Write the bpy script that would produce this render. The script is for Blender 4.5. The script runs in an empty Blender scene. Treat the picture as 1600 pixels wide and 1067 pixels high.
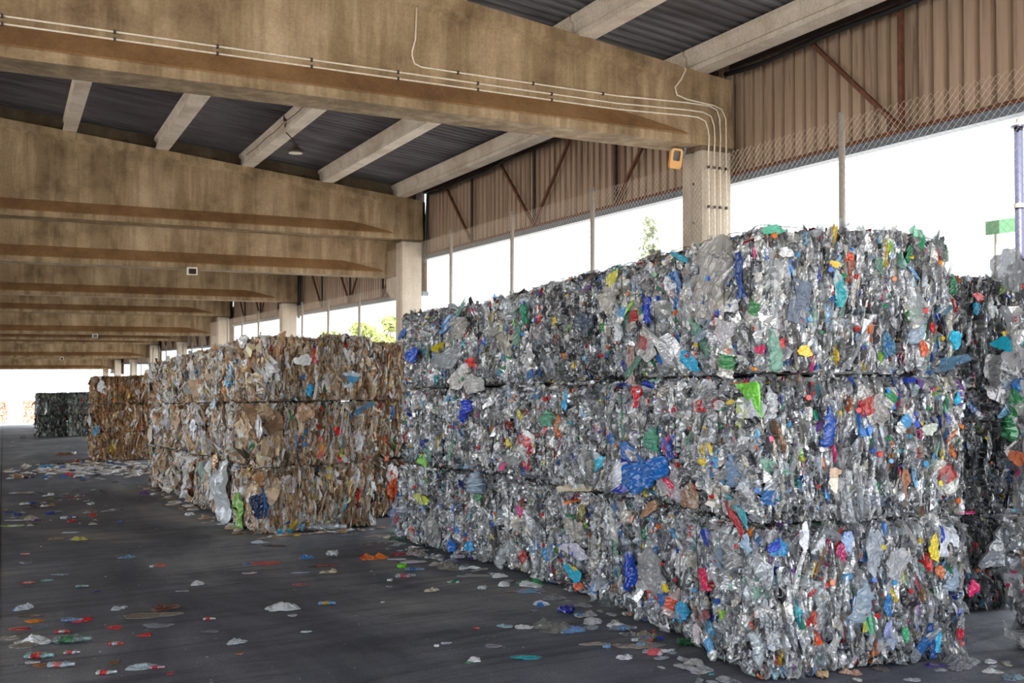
import bpy, math, random
import numpy as np
from mathutils import Vector, Matrix, Euler

# ------------------------------------------------------------------ camera, sky, sun, exposure
SC = bpy.context.scene
COL = SC.collection
EYE = 1.9
FPX = 1550.0
THETA = math.atan((800 - 6) / FPX)
PITCH = math.atan((568 - 533.5) / FPX)
cd = bpy.data.cameras.new('camera'); cd.sensor_width = 36; cd.lens = FPX / 1600 * 36
cd.clip_end = 600
cd.dof.use_dof = True; cd.dof.focus_distance = 8.5; cd.dof.aperture_fstop = 4.5
cam = bpy.data.objects.new('camera', cd); COL.objects.link(cam)
cam.location = (0, 0, EYE); cam.rotation_euler = (math.pi / 2 + PITCH, 0, -THETA)
SC.camera = cam

W = bpy.data.worlds.new('sky'); SC.world = W; W.use_nodes = True
bg = W.node_tree.nodes['Background']
bg.inputs[0].default_value = (0.87, 0.94, 1.0, 1); bg.inputs[1].default_value = 1.0
sd = bpy.data.lights.new('sun', 'SUN'); sd.energy = 5.5; sd.angle = math.radians(0.6); sd.color = (1.0, 0.95, 0.88)
sun = bpy.data.objects.new('sun', sd); COL.objects.link(sun)
sun.rotation_euler = (math.radians(38), 0, math.radians(-28)); sun.location = (0, -10, 30)

SC.view_settings.view_transform = 'Standard'; SC.view_settings.look = 'None'
SC.view_settings.gamma = 1; SC.view_settings.use_curve_mapping = False
SC.view_settings.exposure = 1.6
SC.cycles.use_denoising = True
SC.cycles.max_bounces = 6; SC.cycles.diffuse_bounces = 4; SC.cycles.glossy_bounces = 2
SC.cycles.transparent_max_bounces = 6; SC.cycles.transmission_bounces = 2
SC.cycles.caustics_reflective = False; SC.cycles.caustics_refractive = False

# ------------------------------------------------------------------ small helpers
SLOPE = 0.038
def gz(y): return -SLOPE * y
def lin(c):
    c = c / 255.0
    return c / 12.92 if c <= 0.04045 else ((c + 0.055) / 1.055) ** 2.4
def rgb(r, g, b): return (lin(r), lin(g), lin(b))
CT, ST = math.cos(THETA), math.sin(THETA)
FW = np.array([ST * math.cos(PITCH), CT * math.cos(PITCH), math.sin(PITCH)])
RT = np.array([CT, -ST, 0.0])
UP = np.cross(RT, FW)
def ray(px, py):
    return FW + RT * ((px - 800) / FPX) + UP * ((533.5 - py) / FPX)
def ground_at(px, py):
    """the point of the sloping floor seen at a place of the photograph"""
    d = ray(px, py); t = -EYE / (d[2] + SLOPE * d[1])
    return d[0] * t, d[1] * t, EYE + d[2] * t, t

def tag(o, label=None, cat=None, group=None, kind=None):
    if label: o['label'] = label
    if cat: o['category'] = cat
    if group: o['group'] = group
    if kind: o['kind'] = kind
    return o
def empty(name, loc=(0, 0, 0), rz=0.0):
    o = bpy.data.objects.new(name, None); COL.objects.link(o)
    o.location = loc; o.rotation_euler = (0, 0, rz); o.empty_display_size = .1
    return o
def link(name, me, parent=None, loc=None):
    o = bpy.data.objects.new(name, me); COL.objects.link(o)
    if parent is not None: o.parent = parent
    if loc is not None: o.location = loc
    return o

def np_mesh(name, V, F, mat, fcol=None, smooth=False):
    """V (n,3), F (m,k) one face size, fcol (m,4) colour per face"""
    V = np.ascontiguousarray(V, dtype=np.float32); F = np.ascontiguousarray(F, dtype=np.int32)
    me = bpy.data.meshes.new(name); k = F.shape[1]; m = len(F)
    me.vertices.add(len(V)); me.vertices.foreach_set('co', V.ravel())
    me.loops.add(m * k); me.loops.foreach_set('vertex_index', F.ravel())
    me.polygons.add(m); me.polygons.foreach_set('loop_start', np.arange(m, dtype=np.int32) * k)
    me.polygons.foreach_set('loop_total', np.full(m, k, dtype=np.int32))
    me.polygons.foreach_set('use_smooth', np.full(m, bool(smooth)))
    if fcol is not None:
        a = me.attributes.new('Tint', 'FLOAT_COLOR', 'FACE')
        a.data.foreach_set('color', np.ascontiguousarray(fcol, dtype=np.float32).ravel())
    me.materials.append(mat)
    me.update(calc_edges=True)
    return me

class MB:
    """collects boxes, prisms and tubes of one part"""
    def __init__(s): s.v = []; s.f = []
    def add(s, vs, fs):
        b = len(s.v); s.v += [tuple(v) for v in vs]; s.f += [tuple(i + b for i in f) for f in fs]; return s
    def box(s, x0, x1, y0, y1, z0, z1):
        vs = [(x, y, z) for x in (x0, x1) for y in (y0, y1) for z in (z0, z1)]
        return s.add(vs, [(0, 1, 3, 2), (4, 6, 7, 5), (0, 4, 5, 1), (2, 3, 7, 6), (0, 2, 6, 4), (1, 5, 7, 3)])
    def bar(s, p, q, w, h=None):
        h = h or w; p = Vector(p); q = Vector(q); d = (q - p).normalized()
        u = d.cross(Vector((0, 0, 1)));
        if u.length < 1e-3: u = Vector((1, 0, 0))
        u.normalize(); t = u.cross(d)
        vs = [a + u * (sx * w / 2) + t * (sy * h / 2) for a in (p, q) for sx, sy in ((-1, -1), (1, -1), (1, 1), (-1, 1))]
        return s.add(vs, [(0, 1, 2, 3), (7, 6, 5, 4), (0, 4, 5, 1), (1, 5, 6, 2), (2, 6, 7, 3), (3, 7, 4, 0)])
    def tube(s, pts, r, n=8, cap=True):
        pts = [Vector(p) for p in pts]; rings = []; u = None
        for i, p in enumerate(pts):
            d = (pts[min(i + 1, len(pts) - 1)] - pts[max(i - 1, 0)]).normalized()
            if u is None:
                u = d.cross(Vector((0, 0, 1)))
                if u.length < 1e-3: u = Vector((1, 0, 0))
            u = (u - d * u.dot(d)).normalized(); w = d.cross(u)
            rr = r[i] if isinstance(r, (list, tuple)) else r
            rings.append([p + (u * math.cos(2 * math.pi * k / n) + w * math.sin(2 * math.pi * k / n)) * rr for k in range(n)])
        vs = [v for R in rings for v in R]; fs = []
        for i in range(len(rings) - 1):
            for k in range(n):
                a = i * n + k; b = i * n + (k + 1) % n
                fs.append((a, b, b + n, a + n))
        if cap: fs.append(tuple(range(n - 1, -1, -1))); fs.append(tuple((len(rings) - 1) * n + k for k in range(n)))
        return s.add(vs, fs)
    def loft(s, sections):
        """sections: closed profiles with equal point counts"""
        n = len(sections[0]); vs = [v for S in sections for v in S]; fs = []
        for i in range(len(sections) - 1):
            for k in range(n):
                a = i * n + k; b = i * n + (k + 1) % n
                fs.append((a, b, b + n, a + n))
        fs.append(tuple(range(n - 1, -1, -1))); fs.append(tuple((len(sections) - 1) * n + k for k in range(n)))
        return s.add(vs, fs)
    def build(s, name, mat, parent=None, smooth=False, bevel=0):
        me = bpy.data.meshes.new(name); me.from_pydata(s.v, [], s.f); me.materials.append(mat)
        import bmesh
        bm = bmesh.new(); bm.from_mesh(me); bmesh.ops.recalc_face_normals(bm, faces=bm.faces)
        if bevel: bmesh.ops.bevel(bm, geom=list(bm.edges), offset=bevel, segments=1, affect='EDGES')
        bm.to_mesh(me); bm.free()
        if smooth:
            for p in me.polygons: p.use_smooth = True
        return link(name, me, parent)

# ------------------------------------------------------------------ materials
def newmat(name):
    m = bpy.data.materials.new(name); m.use_nodes = True; nt = m.node_tree
    return m, nt, nt.nodes['Principled BSDF']
def N(nt, kind, **kw):
    n = nt.nodes.new(kind)
    for k, v in kw.items():
        if k in n.inputs: n.inputs[k].default_value = v
        else: setattr(n, k, v)
    return n
def ramp(nt, stops):
    r = nt.nodes.new('ShaderNodeValToRGB'); e = r.color_ramp.elements
    while len(e) < len(stops): e.new(.5)
    for q, (p, c) in zip(e, stops): q.position = p; q.color = (*c, 1)
    return r
def noise(nt, scale, detail=4, rough=.55, stretch=None, coord='Object', distort=0):
    tc = nt.nodes.new('ShaderNodeTexCoord'); mp = nt.nodes.new('ShaderNodeMapping')
    if stretch: mp.inputs['Scale'].default_value = stretch
    nt.links.new(tc.outputs[coord], mp.inputs[0])
    n = N(nt, 'ShaderNodeTexNoise', Scale=scale, Detail=detail, Roughness=rough, Distortion=distort)
    nt.links.new(mp.outputs[0], n.inputs['Vector']); return n
def bump(nt, b, src, strength, dist):
    k = N(nt, 'ShaderNodeBump', Strength=strength, Distance=dist)
    nt.links.new(src, k.inputs['Height']); nt.links.new(k.outputs[0], b.inputs['Normal']); return k
def mixc(nt, fac, a, b, mode='MIX'):
    m = nt.nodes.new('ShaderNodeMix'); m.data_type = 'RGBA'; m.blend_type = mode
    for s, v in ((0, fac), (6, a), (7, b)):
        if hasattr(v, 'links') or hasattr(v, 'is_linked'): nt.links.new(v, m.inputs[s])
        elif s == 0: m.inputs[0].default_value = v
        else: m.inputs[s].default_value = (*v, 1)
    return m.outputs[2]

def mat_plain(name, c, rough=.6, metal=0, grain=0.0, gscale=30):
    m, nt, b = newmat(name); b.inputs['Roughness'].default_value = rough; b.inputs['Metallic'].default_value = metal
    b.inputs['Base Color'].default_value = (*c, 1)
    if grain:
        n = noise(nt, gscale); d = tuple(x * (1 - grain) for x in c); u = tuple(min(1, x * (1 + grain)) for x in c)
        r = ramp(nt, [(.3, d), (.7, u)]); nt.links.new(n.outputs[0], r.inputs[0]); nt.links.new(r.outputs[0], b.inputs['Base Color'])
    return m

def mat_concrete(name, base, dark, light, stain=.5):
    m, nt, b = newmat(name); b.inputs['Roughness'].default_value = .9
    n1 = noise(nt, 1.1, 5, .6, (1, 1, 1)); r1 = ramp(nt, [(.32, dark), (.5, base), (.72, light)])
    nt.links.new(n1.outputs[0], r1.inputs[0])
    n2 = noise(nt, 2.2, 4, .6, (2.2, 2.2, .22)); r2 = ramp(nt, [(.42, (.55, .50, .44)), (.62, (1, 1, 1))])
    nt.links.new(n2.outputs[0], r2.inputs[0])
    c = mixc(nt, stain, r1.outputs[0], r2.outputs[0], 'MULTIPLY')
    n3 = noise(nt, 28, 5, .7); r3 = ramp(nt, [(.35, (.82, .82, .82)), (.65, (1.08, 1.08, 1.08))])
    nt.links.new(n3.outputs[0], r3.inputs[0])
    c = mixc(nt, 1.0, c, r3.outputs[0], 'MULTIPLY')
    nt.links.new(c, b.inputs['Base Color']); bump(nt, b, n3.outputs[0], .25, .01)
    return m

M = {}
M['beam'] = mat_concrete('weathered_concrete', rgb(172, 148, 116), rgb(132, 110, 82), rgb(192, 169, 138), .8)
M['purlin'] = mat_concrete('pale_concrete', rgb(226, 212, 196), rgb(200, 182, 162), rgb(238, 226, 212), .2)
M['column'] = mat_concrete('column_concrete', rgb(200, 188, 172), rgb(168, 154, 136), rgb(220, 210, 196), .35)
M['darkconc'] = mat_concrete('dark_upstand_concrete', rgb(118, 102, 84), rgb(88, 76, 62), rgb(140, 124, 104), .4)  # darker concrete tone for roof upstands and bearing pads
M['dust'] = mat_concrete('brown_dust_on_concrete', rgb(140, 104, 66), rgb(112, 82, 52), rgb(160, 124, 84), .2)
M['rust'] = mat_plain('rusty_steel', rgb(104, 66, 48), .75, .1, .35, 14)
M['darksteel'] = mat_plain('dark_painted_steel', rgb(70, 58, 54), .6, .2, .3, 12)
M['trim'] = mat_plain('blue_grey_flashing', rgb(104, 118, 132), .45, .2, .15, 8)
M['conduit'] = mat_plain('pale_painted_conduit', rgb(232, 220, 202), .5, .1, .12, 20)
M['galv'] = mat_plain('galvanised_steel', rgb(186, 178, 170), .55, .15, .12, 25)
M['wire'] = mat_plain('fence_wire', rgb(196, 178, 160), .5, .1)
M['black'] = mat_plain('black_rubber', rgb(26, 26, 28), .5)
M['balewire'] = mat_plain('dark_bale_wire', rgb(48, 44, 42), .5, .5)
M['orange'] = mat_plain('orange_yellow_enamel', rgb(236, 178, 104), .4)
M['glass'] = mat_plain('dark_lamp_glass', rgb(58, 46, 38), .12)
M['lens'] = mat_plain('frosted_lens', rgb(232, 226, 214), .3)
M['bark'] = mat_plain('tree_bark', rgb(128, 112, 92), .9, 0, .2, 20)
M['blueboard'] = mat_plain('light_blue_board', rgb(112, 172, 214), .6, 0, .05)
M['greenboard'] = mat_plain('green_board', rgb(120, 176, 136), .6, 0, .05)
M['bluepole'] = mat_plain('blue_grey_pole', rgb(62, 65, 90), .5, .1, .08)

def mat_cladding():
    m, nt, b = newmat('taupe_sheet_cladding'); b.inputs['Roughness'].default_value = .6
    n = noise(nt, 2.0, 5, .65, (1, 5, .25)); r = ramp(nt, [(.30, rgb(104, 84, 70)), (.46, rgb(164, 140, 120)), (.75, rgb(180, 156, 134))])
    nt.links.new(n.outputs[0], r.inputs[0]); nt.links.new(r.outputs[0], b.inputs['Base Color']); return m
M['clad'] = mat_cladding()
def mat_roof():
    m, nt, b = newmat('dark_grey_roof_sheet'); b.inputs['Roughness'].default_value = .7
    n = noise(nt, 1.2, 5, .65, (.4, 2, 1)); r = ramp(nt, [(.32, rgb(70, 65, 66)), (.52, rgb(98, 94, 97)), (.75, rgb(120, 118, 122))])
    nt.links.new(n.outputs[0], r.inputs[0]); nt.links.new(r.outputs[0], b.inputs['Base Color']); return m
M['roof'] = mat_roof()
def mat_asphalt():
    m, nt, b = newmat('dark_dusty_asphalt')
    n1 = noise(nt, .32, 6, .6, (1.6, .55, 1), distort=.6); r1 = ramp(nt, [(.36, rgb(74, 78, 90)), (.50, rgb(106, 109, 119)), (.64, rgb(150, 150, 152))])
    nt.links.new(n1.outputs[0], r1.inputs[0])
    n2 = noise(nt, 1.4, 6, .7, (.30, 1.9, 1), distort=1.6); r2 = ramp(nt, [(.36, (.50, .50, .52)), (.5, (1, 1, 1)), (.68, (1.35, 1.32, 1.28))])
    nt.links.new(n2.outputs[0], r2.inputs[0])
    c = mixc(nt, .9, r1.outputs[0], r2.outputs[0], 'MULTIPLY')
    n3 = noise(nt, 90, 3, .7); r3 = ramp(nt, [(.3, (.6, .6, .6)), (.58, (1.08, 1.08, 1.08)), (.72, (2.4, 2.4, 2.3))])
    nt.links.new(n3.outputs[0], r3.inputs[0]); c = mixc(nt, .8, c, r3.outputs[0], 'MULTIPLY')
    # paler tone blended in further down the aisle, broken up by noise
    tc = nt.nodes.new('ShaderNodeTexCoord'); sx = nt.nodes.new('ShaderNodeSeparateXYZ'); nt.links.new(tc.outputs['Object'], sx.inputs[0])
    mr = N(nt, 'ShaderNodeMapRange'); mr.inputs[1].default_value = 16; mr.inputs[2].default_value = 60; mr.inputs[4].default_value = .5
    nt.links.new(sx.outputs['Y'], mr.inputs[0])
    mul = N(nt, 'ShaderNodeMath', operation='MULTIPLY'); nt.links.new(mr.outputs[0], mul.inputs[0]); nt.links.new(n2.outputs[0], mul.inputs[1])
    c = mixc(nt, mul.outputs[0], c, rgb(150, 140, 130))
    nt.links.new(c, b.inputs['Base Color'])
    rr = N(nt, 'ShaderNodeMapRange'); rr.inputs[3].default_value = .55; rr.inputs[4].default_value = .9
    nt.links.new(n2.outputs[0], rr.inputs[0]); nt.links.new(rr.outputs[0], b.inputs['Roughness'])
    bump(nt, b, n3.outputs[0], .3, .004); return m
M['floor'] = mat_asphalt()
M['yard'] = mat_plain('pale_sunlit_yard_ground', rgb(208, 204, 198), .95, 0, .08, 2)
M['jointfill'] = mat_plain('black_joint_filler', rgb(30, 30, 32), .9)

def mat_waste(name, rough, bstr, bscale, spec=.5, clear=True, coat=0, metal=.42):
    m, nt, b = newmat(name)
    at = nt.nodes.new('ShaderNodeAttribute'); at.attribute_name = 'Tint'
    nt.links.new(at.outputs['Color'], b.inputs['Base Color'])
    b.inputs['Roughness'].default_value = rough; b.inputs['Specular IOR Level'].default_value = spec
    b.inputs['Coat Weight'].default_value = coat; b.inputs['Coat Roughness'].default_value = .12
    n = noise(nt, bscale, 3, .65, distort=.8)
    if clear and coat:          # many thin clear layers mirror the openings: colourless waste is the shinier
        n.noise_type = 'RIDGED_MULTIFRACTAL'; n.normalize = True
        hs = nt.nodes.new('ShaderNodeSeparateColor'); hs.mode = 'HSV'; nt.links.new(at.outputs['Color'], hs.inputs[0])
        mr = N(nt, 'ShaderNodeMapRange'); mr.inputs[1].default_value = .05; mr.inputs[2].default_value = .35; mr.inputs[3].default_value = metal; mr.inputs[4].default_value = .03
        nt.links.new(hs.outputs[1], mr.inputs[0]); nt.links.new(mr.outputs[0], b.inputs['Metallic'])
    bump(nt, b, n.outputs[0], bstr, .014)
    if clear:
        tr = nt.nodes.new('ShaderNodeBsdfTransparent'); mx = nt.nodes.new('ShaderNodeMixShader')
        nt.links.new(at.outputs['Alpha'], mx.inputs[0]); nt.links.new(b.outputs[0], mx.inputs[1]); nt.links.new(tr.outputs[0], mx.inputs[2])
        nt.links.new(mx.outputs[0], nt.nodes['Material Output'].inputs[0])
    return m
M['plastic'] = mat_waste('crushed_glossy_plastic', .20, .8, 34, .7, True, .5)
M['card'] = mat_waste('crushed_cardboard_and_paper', .75, .7, 30, .3, True)
M['film'] = mat_waste('crumpled_film', .24, .7, 26, .6, True, .4, .14)

# ------------------------------------------------------------------ numpy noise
def hsh(i, j, k, s):
    with np.errstate(over='ignore'):
        h = (i.astype(np.uint32) * np.uint32(374761393)) ^ (j.astype(np.uint32) * np.uint32(668265263)) ^ (k.astype(np.uint32) * np.uint32(2147483647)) ^ np.uint32((s * 974711 + 12345) & 0xffffffff)
        h = (h ^ (h >> np.uint32(13))) * np.uint32(1274126177)
        h = (h ^ (h >> np.uint32(16))) * np.uint32(2246822519)
        h = h ^ (h >> np.uint32(15))
    return h
def hf(h): return (h & np.uint32(0xffffff)).astype(np.float32) / 16777215.0
def h2(h, q):
    with np.errstate(over='ignore'):
        h = (h + np.uint32(q * 0x9E3779B1 & 0xffffffff)) * np.uint32(1274126177); h = h ^ (h >> np.uint32(15)); h = h * np.uint32(2246822519); h = h ^ (h >> np.uint32(13))
    return hf(h)
def vnoise(P, s):
    P = np.asarray(P, dtype=np.float32); i = np.floor(P).astype(np.int64); f = P - i; f = f * f * (3 - 2 * f); r = 0
    for a in (0, 1):
        for b in (0, 1):
            for c in (0, 1):
                w = (f[:, 0] if a else 1 - f[:, 0]) * (f[:, 1] if b else 1 - f[:, 1]) * (f[:, 2] if c else 1 - f[:, 2])
                r = r + w * hf(hsh(i[:, 0] + a, i[:, 1] + b, i[:, 2] + c, s))
    return r * 2 - 1
def worley(P, s):
    P = np.asarray(P, dtype=np.float32); i = np.floor(P).astype(np.int64); n = len(P)
    f1 = np.full(n, 9.0, np.float32); f2 = f1.copy(); cid = np.zeros(n, np.uint32)
    for a in (-1, 0, 1):
        for b in (-1, 0, 1):
            for c in (-1, 0, 1):
                ci = i + (a, b, c); h = hsh(ci[:, 0], ci[:, 1], ci[:, 2], s)
                d = (P[:, 0] - ci[:, 0] - h2(h, 1)) ** 2 + (P[:, 1] - ci[:, 1] - h2(h, 2)) ** 2 + (P[:, 2] - ci[:, 2] - h2(h, 3)) ** 2
                lt = d < f1
                f2 = np.where(lt, f1, np.minimum(f2, d)); cid = np.where(lt, h, cid); f1 = np.where(lt, d, f1)
    return np.sqrt(f1), np.sqrt(f2), cid

# ------------------------------------------------------------------ waste colours (weight, colour, clearness)
PLASTIC = [(24, rgb(190, 193, 198), .45), (17, rgb(158, 160, 164), .35), (13, rgb(208, 208, 206), .35), (10, rgb(182, 190, 199), .4), (8, rgb(136, 136, 138), .3),
           (7, rgb(188, 182, 170), .2), (10, rgb(236, 238, 242), 0), (6, rgb(100, 101, 106), .1), (5, rgb(60, 61, 66), 0),
           (1.0, rgb(240, 240, 244), 0), (1.5, rgb(54, 120, 196), 0), (1.3, rgb(40, 66, 160), 0), (1.5, rgb(120, 176, 216), .2), (1.2, rgb(196, 48, 44), 0),
           (.7, rgb(150, 34, 52), 0), (.9, rgb(44, 138, 96), .1), (.8, rgb(130, 176, 160), .3), (.9, rgb(222, 190, 64), 0), (.8, rgb(222, 118, 52), 0),
           (.6, rgb(204, 60, 120), 0), (.5, rgb(128, 84, 164), 0), (.5, rgb(140, 190, 70), 0), (.9, rgb(150, 116, 88), 0), (.6, rgb(40, 150, 168), .1)]
CARD = [(20, rgb(186, 158, 128), 0), (17, rgb(204, 180, 152), 0), (10, rgb(164, 132, 102), 0), (5, rgb(128, 100, 76), 0), (12, rgb(212, 202, 190), 0), (14, rgb(226, 224, 224), 0),
        (7, rgb(186, 184, 184), .3), (4, rgb(236, 238, 244), 0), (2, rgb(84, 74, 66), 0), (1, rgb(52, 54, 66), 0), (1.1, rgb(58, 116, 190), 0), (1.3, rgb(192, 50, 42), 0),
        (.8, rgb(224, 186, 60), 0), (.9, rgb(218, 116, 54), 0), (.7, rgb(70, 140, 90), 0), (.7, rgb(110, 170, 200), 0)]
CARD_WHITE = [(2.6 * w if sum(c) > 1.5 else w, c, k) for w, c, k in CARD]
BROWN = [(w * (1.8 if i < 4 else .6), (c[0] * .86, c[1] * .74, c[2] * .6) if i < 5 else c, k) for i, (w, c, k) in enumerate(CARD)]
GREYGREEN = [(w * (2.0 if i in (1, 4, 7, 8) else .8), tuple(x * .58 * q for x, q in zip(c, (1, 1, .86))), k * .3) for i, (w, c, k) in enumerate(PLASTIC)]
PINK = [(10, rgb(206, 160, 140), 0), (8, rgb(190, 140, 116), 0), (6, rgb(222, 200, 190), 0), (3, rgb(160, 100, 90), 0)]
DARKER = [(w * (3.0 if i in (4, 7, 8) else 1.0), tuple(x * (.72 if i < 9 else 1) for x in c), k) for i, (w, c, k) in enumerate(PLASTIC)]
def palette(pal, u):
    w = np.array([p[0] * (.72 if p[0] < 2.1 else 1) for p in pal], float); e = np.cumsum(w) / w.sum()
    idx = np.minimum(np.searchsorted(e, u), len(pal) - 1)
    c = np.array([p[1] for p in pal])[idx]; k = np.array([p[2] for p in pal])[idx]
    return c, k

# ------------------------------------------------------------------ bale mesh
def field(P, seed, cellA, cellB, mixs=0.0):
    """layered crushed waste: thin sheets stacked along x; returns offset, colour key hash, crack"""
    warp = np.stack([vnoise(P * 3.1, seed + 7), vnoise(P * 3.1 + 17, seed + 8), vnoise(P * 3.1 + 31, seed + 9)], 1)
    Q = P + warp * np.array([.045, .03, .05])
    warp2 = np.stack([vnoise(P * 11, seed + 17), vnoise(P * 11 + 17, seed + 18), vnoise(P * 11 + 31, seed + 19)], 1)
    Q = Q + warp2 * np.array([.012, .012, .016])
    a1, a2, ia = worley(Q / cellA, seed + 1); b1, b2, ib = worley(Q / cellB, seed + 2)
    sel = (vnoise(P * 2.6, seed + 5) + .6 * vnoise(P * 7, seed + 6) + mixs) > 0
    f1 = np.where(sel, a1, b1); f2 = np.where(sel, a2, b2); cid = np.where(sel, ia, ib)
    edge = f2 - f1
    crack = np.clip(1 - edge / .16, 0, 1)
    off = (h2(cid, 5) - .55) * np.where(sel, .085, .055) + (1 - np.minimum(f1, 1)) * np.where(sel, .035, .016) - crack ** 1.3 * .062
    off += vnoise(P * 1.5, seed + 13) * .045 + vnoise(P * 3.4, seed + 3) * .035 + vnoise(P * 30, seed + 4) * .010 + vnoise(P * 62, seed + 11) * .006
    return off, cid, crack

def grid_patch(nu, nv):
    iu = np.arange(nu - 1)[:, None]; jv = np.arange(nv - 1)[None, :]
    a = (iu * nv + jv).ravel(); return np.stack([a, a + nv, a + nv + 1, a + 1], 1)

def flakes(n, surf, nrm, w, asp, pal, rng, res=4, sink=.0, stick=.008, edge=.5, curl=.5, cmax=.9, tilt=.28):
    """n crumpled scraps hugging the surface; on the layered faces a share of them stands edge-on"""
    idx = rng.integers(0, len(surf), n); out = nrm[idx]; c = surf[idx] + out * (rng.normal(0, stick, (n, 1)) - sink)
    layered = np.abs(out[:, 0]) < .6; eo = layered & (rng.random(n) < edge)
    nn = out + rng.normal(0, tilt, (n, 3)); ex = np.zeros((n, 3)); ex[:, 0] = np.sign(rng.random(n) - .5); ex += rng.normal(0, .22, (n, 3)) + out * .25
    nn = np.where(eo[:, None], ex, nn); nn /= np.linalg.norm(nn, axis=1, keepdims=True)
    up = np.tile([0., 0., 1.], (n, 1)); up[np.abs(out[:, 2]) > .7] = [0, 1, .2]; up += rng.normal(0, .22, (n, 3)) * np.where(layered, 1, 1.8)[:, None]
    up -= nn * (up * nn).sum(1, keepdims=True); up /= np.linalg.norm(up, axis=1, keepdims=True); si = np.cross(up, nn)
    ww = w * np.clip(np.exp(rng.normal(0, .42, n)), .4, 2.1); hh = ww * asp * np.clip(np.exp(rng.normal(0, .35, n)), .5, 2.0)
    ww = np.where(layered & ~eo, ww * .62, ww); ww = np.where(eo, ww * .8, ww); hh = np.where(eo, hh * 1.25, hh)
    g = np.linspace(-.5, .5, res); U, Vv = np.meshgrid(g, g, indexing='ij'); U = U.ravel(); Vv = Vv.ravel(); m = len(U)
    A = np.arctan2(Vv, U); R = np.sqrt(U * U + Vv * Vv); sq = np.maximum(np.abs(U), np.abs(Vv)) / np.maximum(R, 1e-6); sq[R < 1e-6] = 1
    rd = rng.random((n, 1)); sqm = 1 + (sq[None] - 1) * rd
    shape = (1 + .18 * np.sin(2 * A[None] + rng.random((n, 1)) * 6.28) + .18 * np.sin(3 * A[None] + rng.random((n, 1)) * 6.28) + .1 * np.sin(5 * A[None] + rng.random((n, 1)) * 6.28)) * sqm
    q = .05 if res < 6 else .025
    uu = U[None] * shape * ww[:, None] + rng.normal(0, 1, (n, m)) * ww[:, None] * q
    vv = Vv[None] * shape * hh[:, None] + rng.normal(0, 1, (n, m)) * hh[:, None] * q
    rim = (np.maximum(np.abs(U), np.abs(Vv)) * 2)[None] ** 2
    zz = rng.normal(0, curl, (n, 1)) * (U * U)[None] * ww[:, None] + rng.normal(0, 1, (n, m)) * ww[:, None] * (.085 if res < 6 else .045) - np.where(eo, 0, 1)[:, None] * rim * ww[:, None] * .14
    if res > 5:
        pp = np.stack([np.tile(U, n) * 4, np.tile(Vv, n) * 4 * asp, np.repeat(np.arange(n) * 3.7, m)], 1)
        zz = zz + (vnoise(pp, 5).reshape(n, m) * .16 + vnoise(pp * 2.3, 6).reshape(n, m) * .09) * ww[:, None]
    V = c[:, None, :] + si[:, None, :] * uu[..., None] + up[:, None, :] * vv[..., None] + nn[:, None, :] * zz[..., None]
    F = grid_patch(res, res); FF = (F[None] + (np.arange(n) * m)[:, None, None]).reshape(-1, 4)
    col, cl = palette(pal, rng.random(n)); col = col * np.exp(rng.normal(.06, .27, (n, 1))); cl = np.minimum(cl, cmax)
    fc = np.concatenate([np.clip(col, 0, .92), cl[:, None]], 1); fc = np.repeat(fc[:, None, :], len(F), 1).reshape(-1, 4)
    two = rng.random(n) < .14; c2, _ = palette(pal, rng.random(n))     # scraps with a printed half
    sel = np.repeat(two, len(F)) & (np.tile(np.arange(len(F)), n) % 9 < 4); fc[sel, :3] = np.repeat(c2, len(F), 0)[sel]
    mott = np.exp(rng.normal(0, .24, (len(fc), 1))); fc[:, :3] = np.clip(fc[:, :3] * mott, 0, .93)
    return V.reshape(-1, 3), FF, fc

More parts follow.
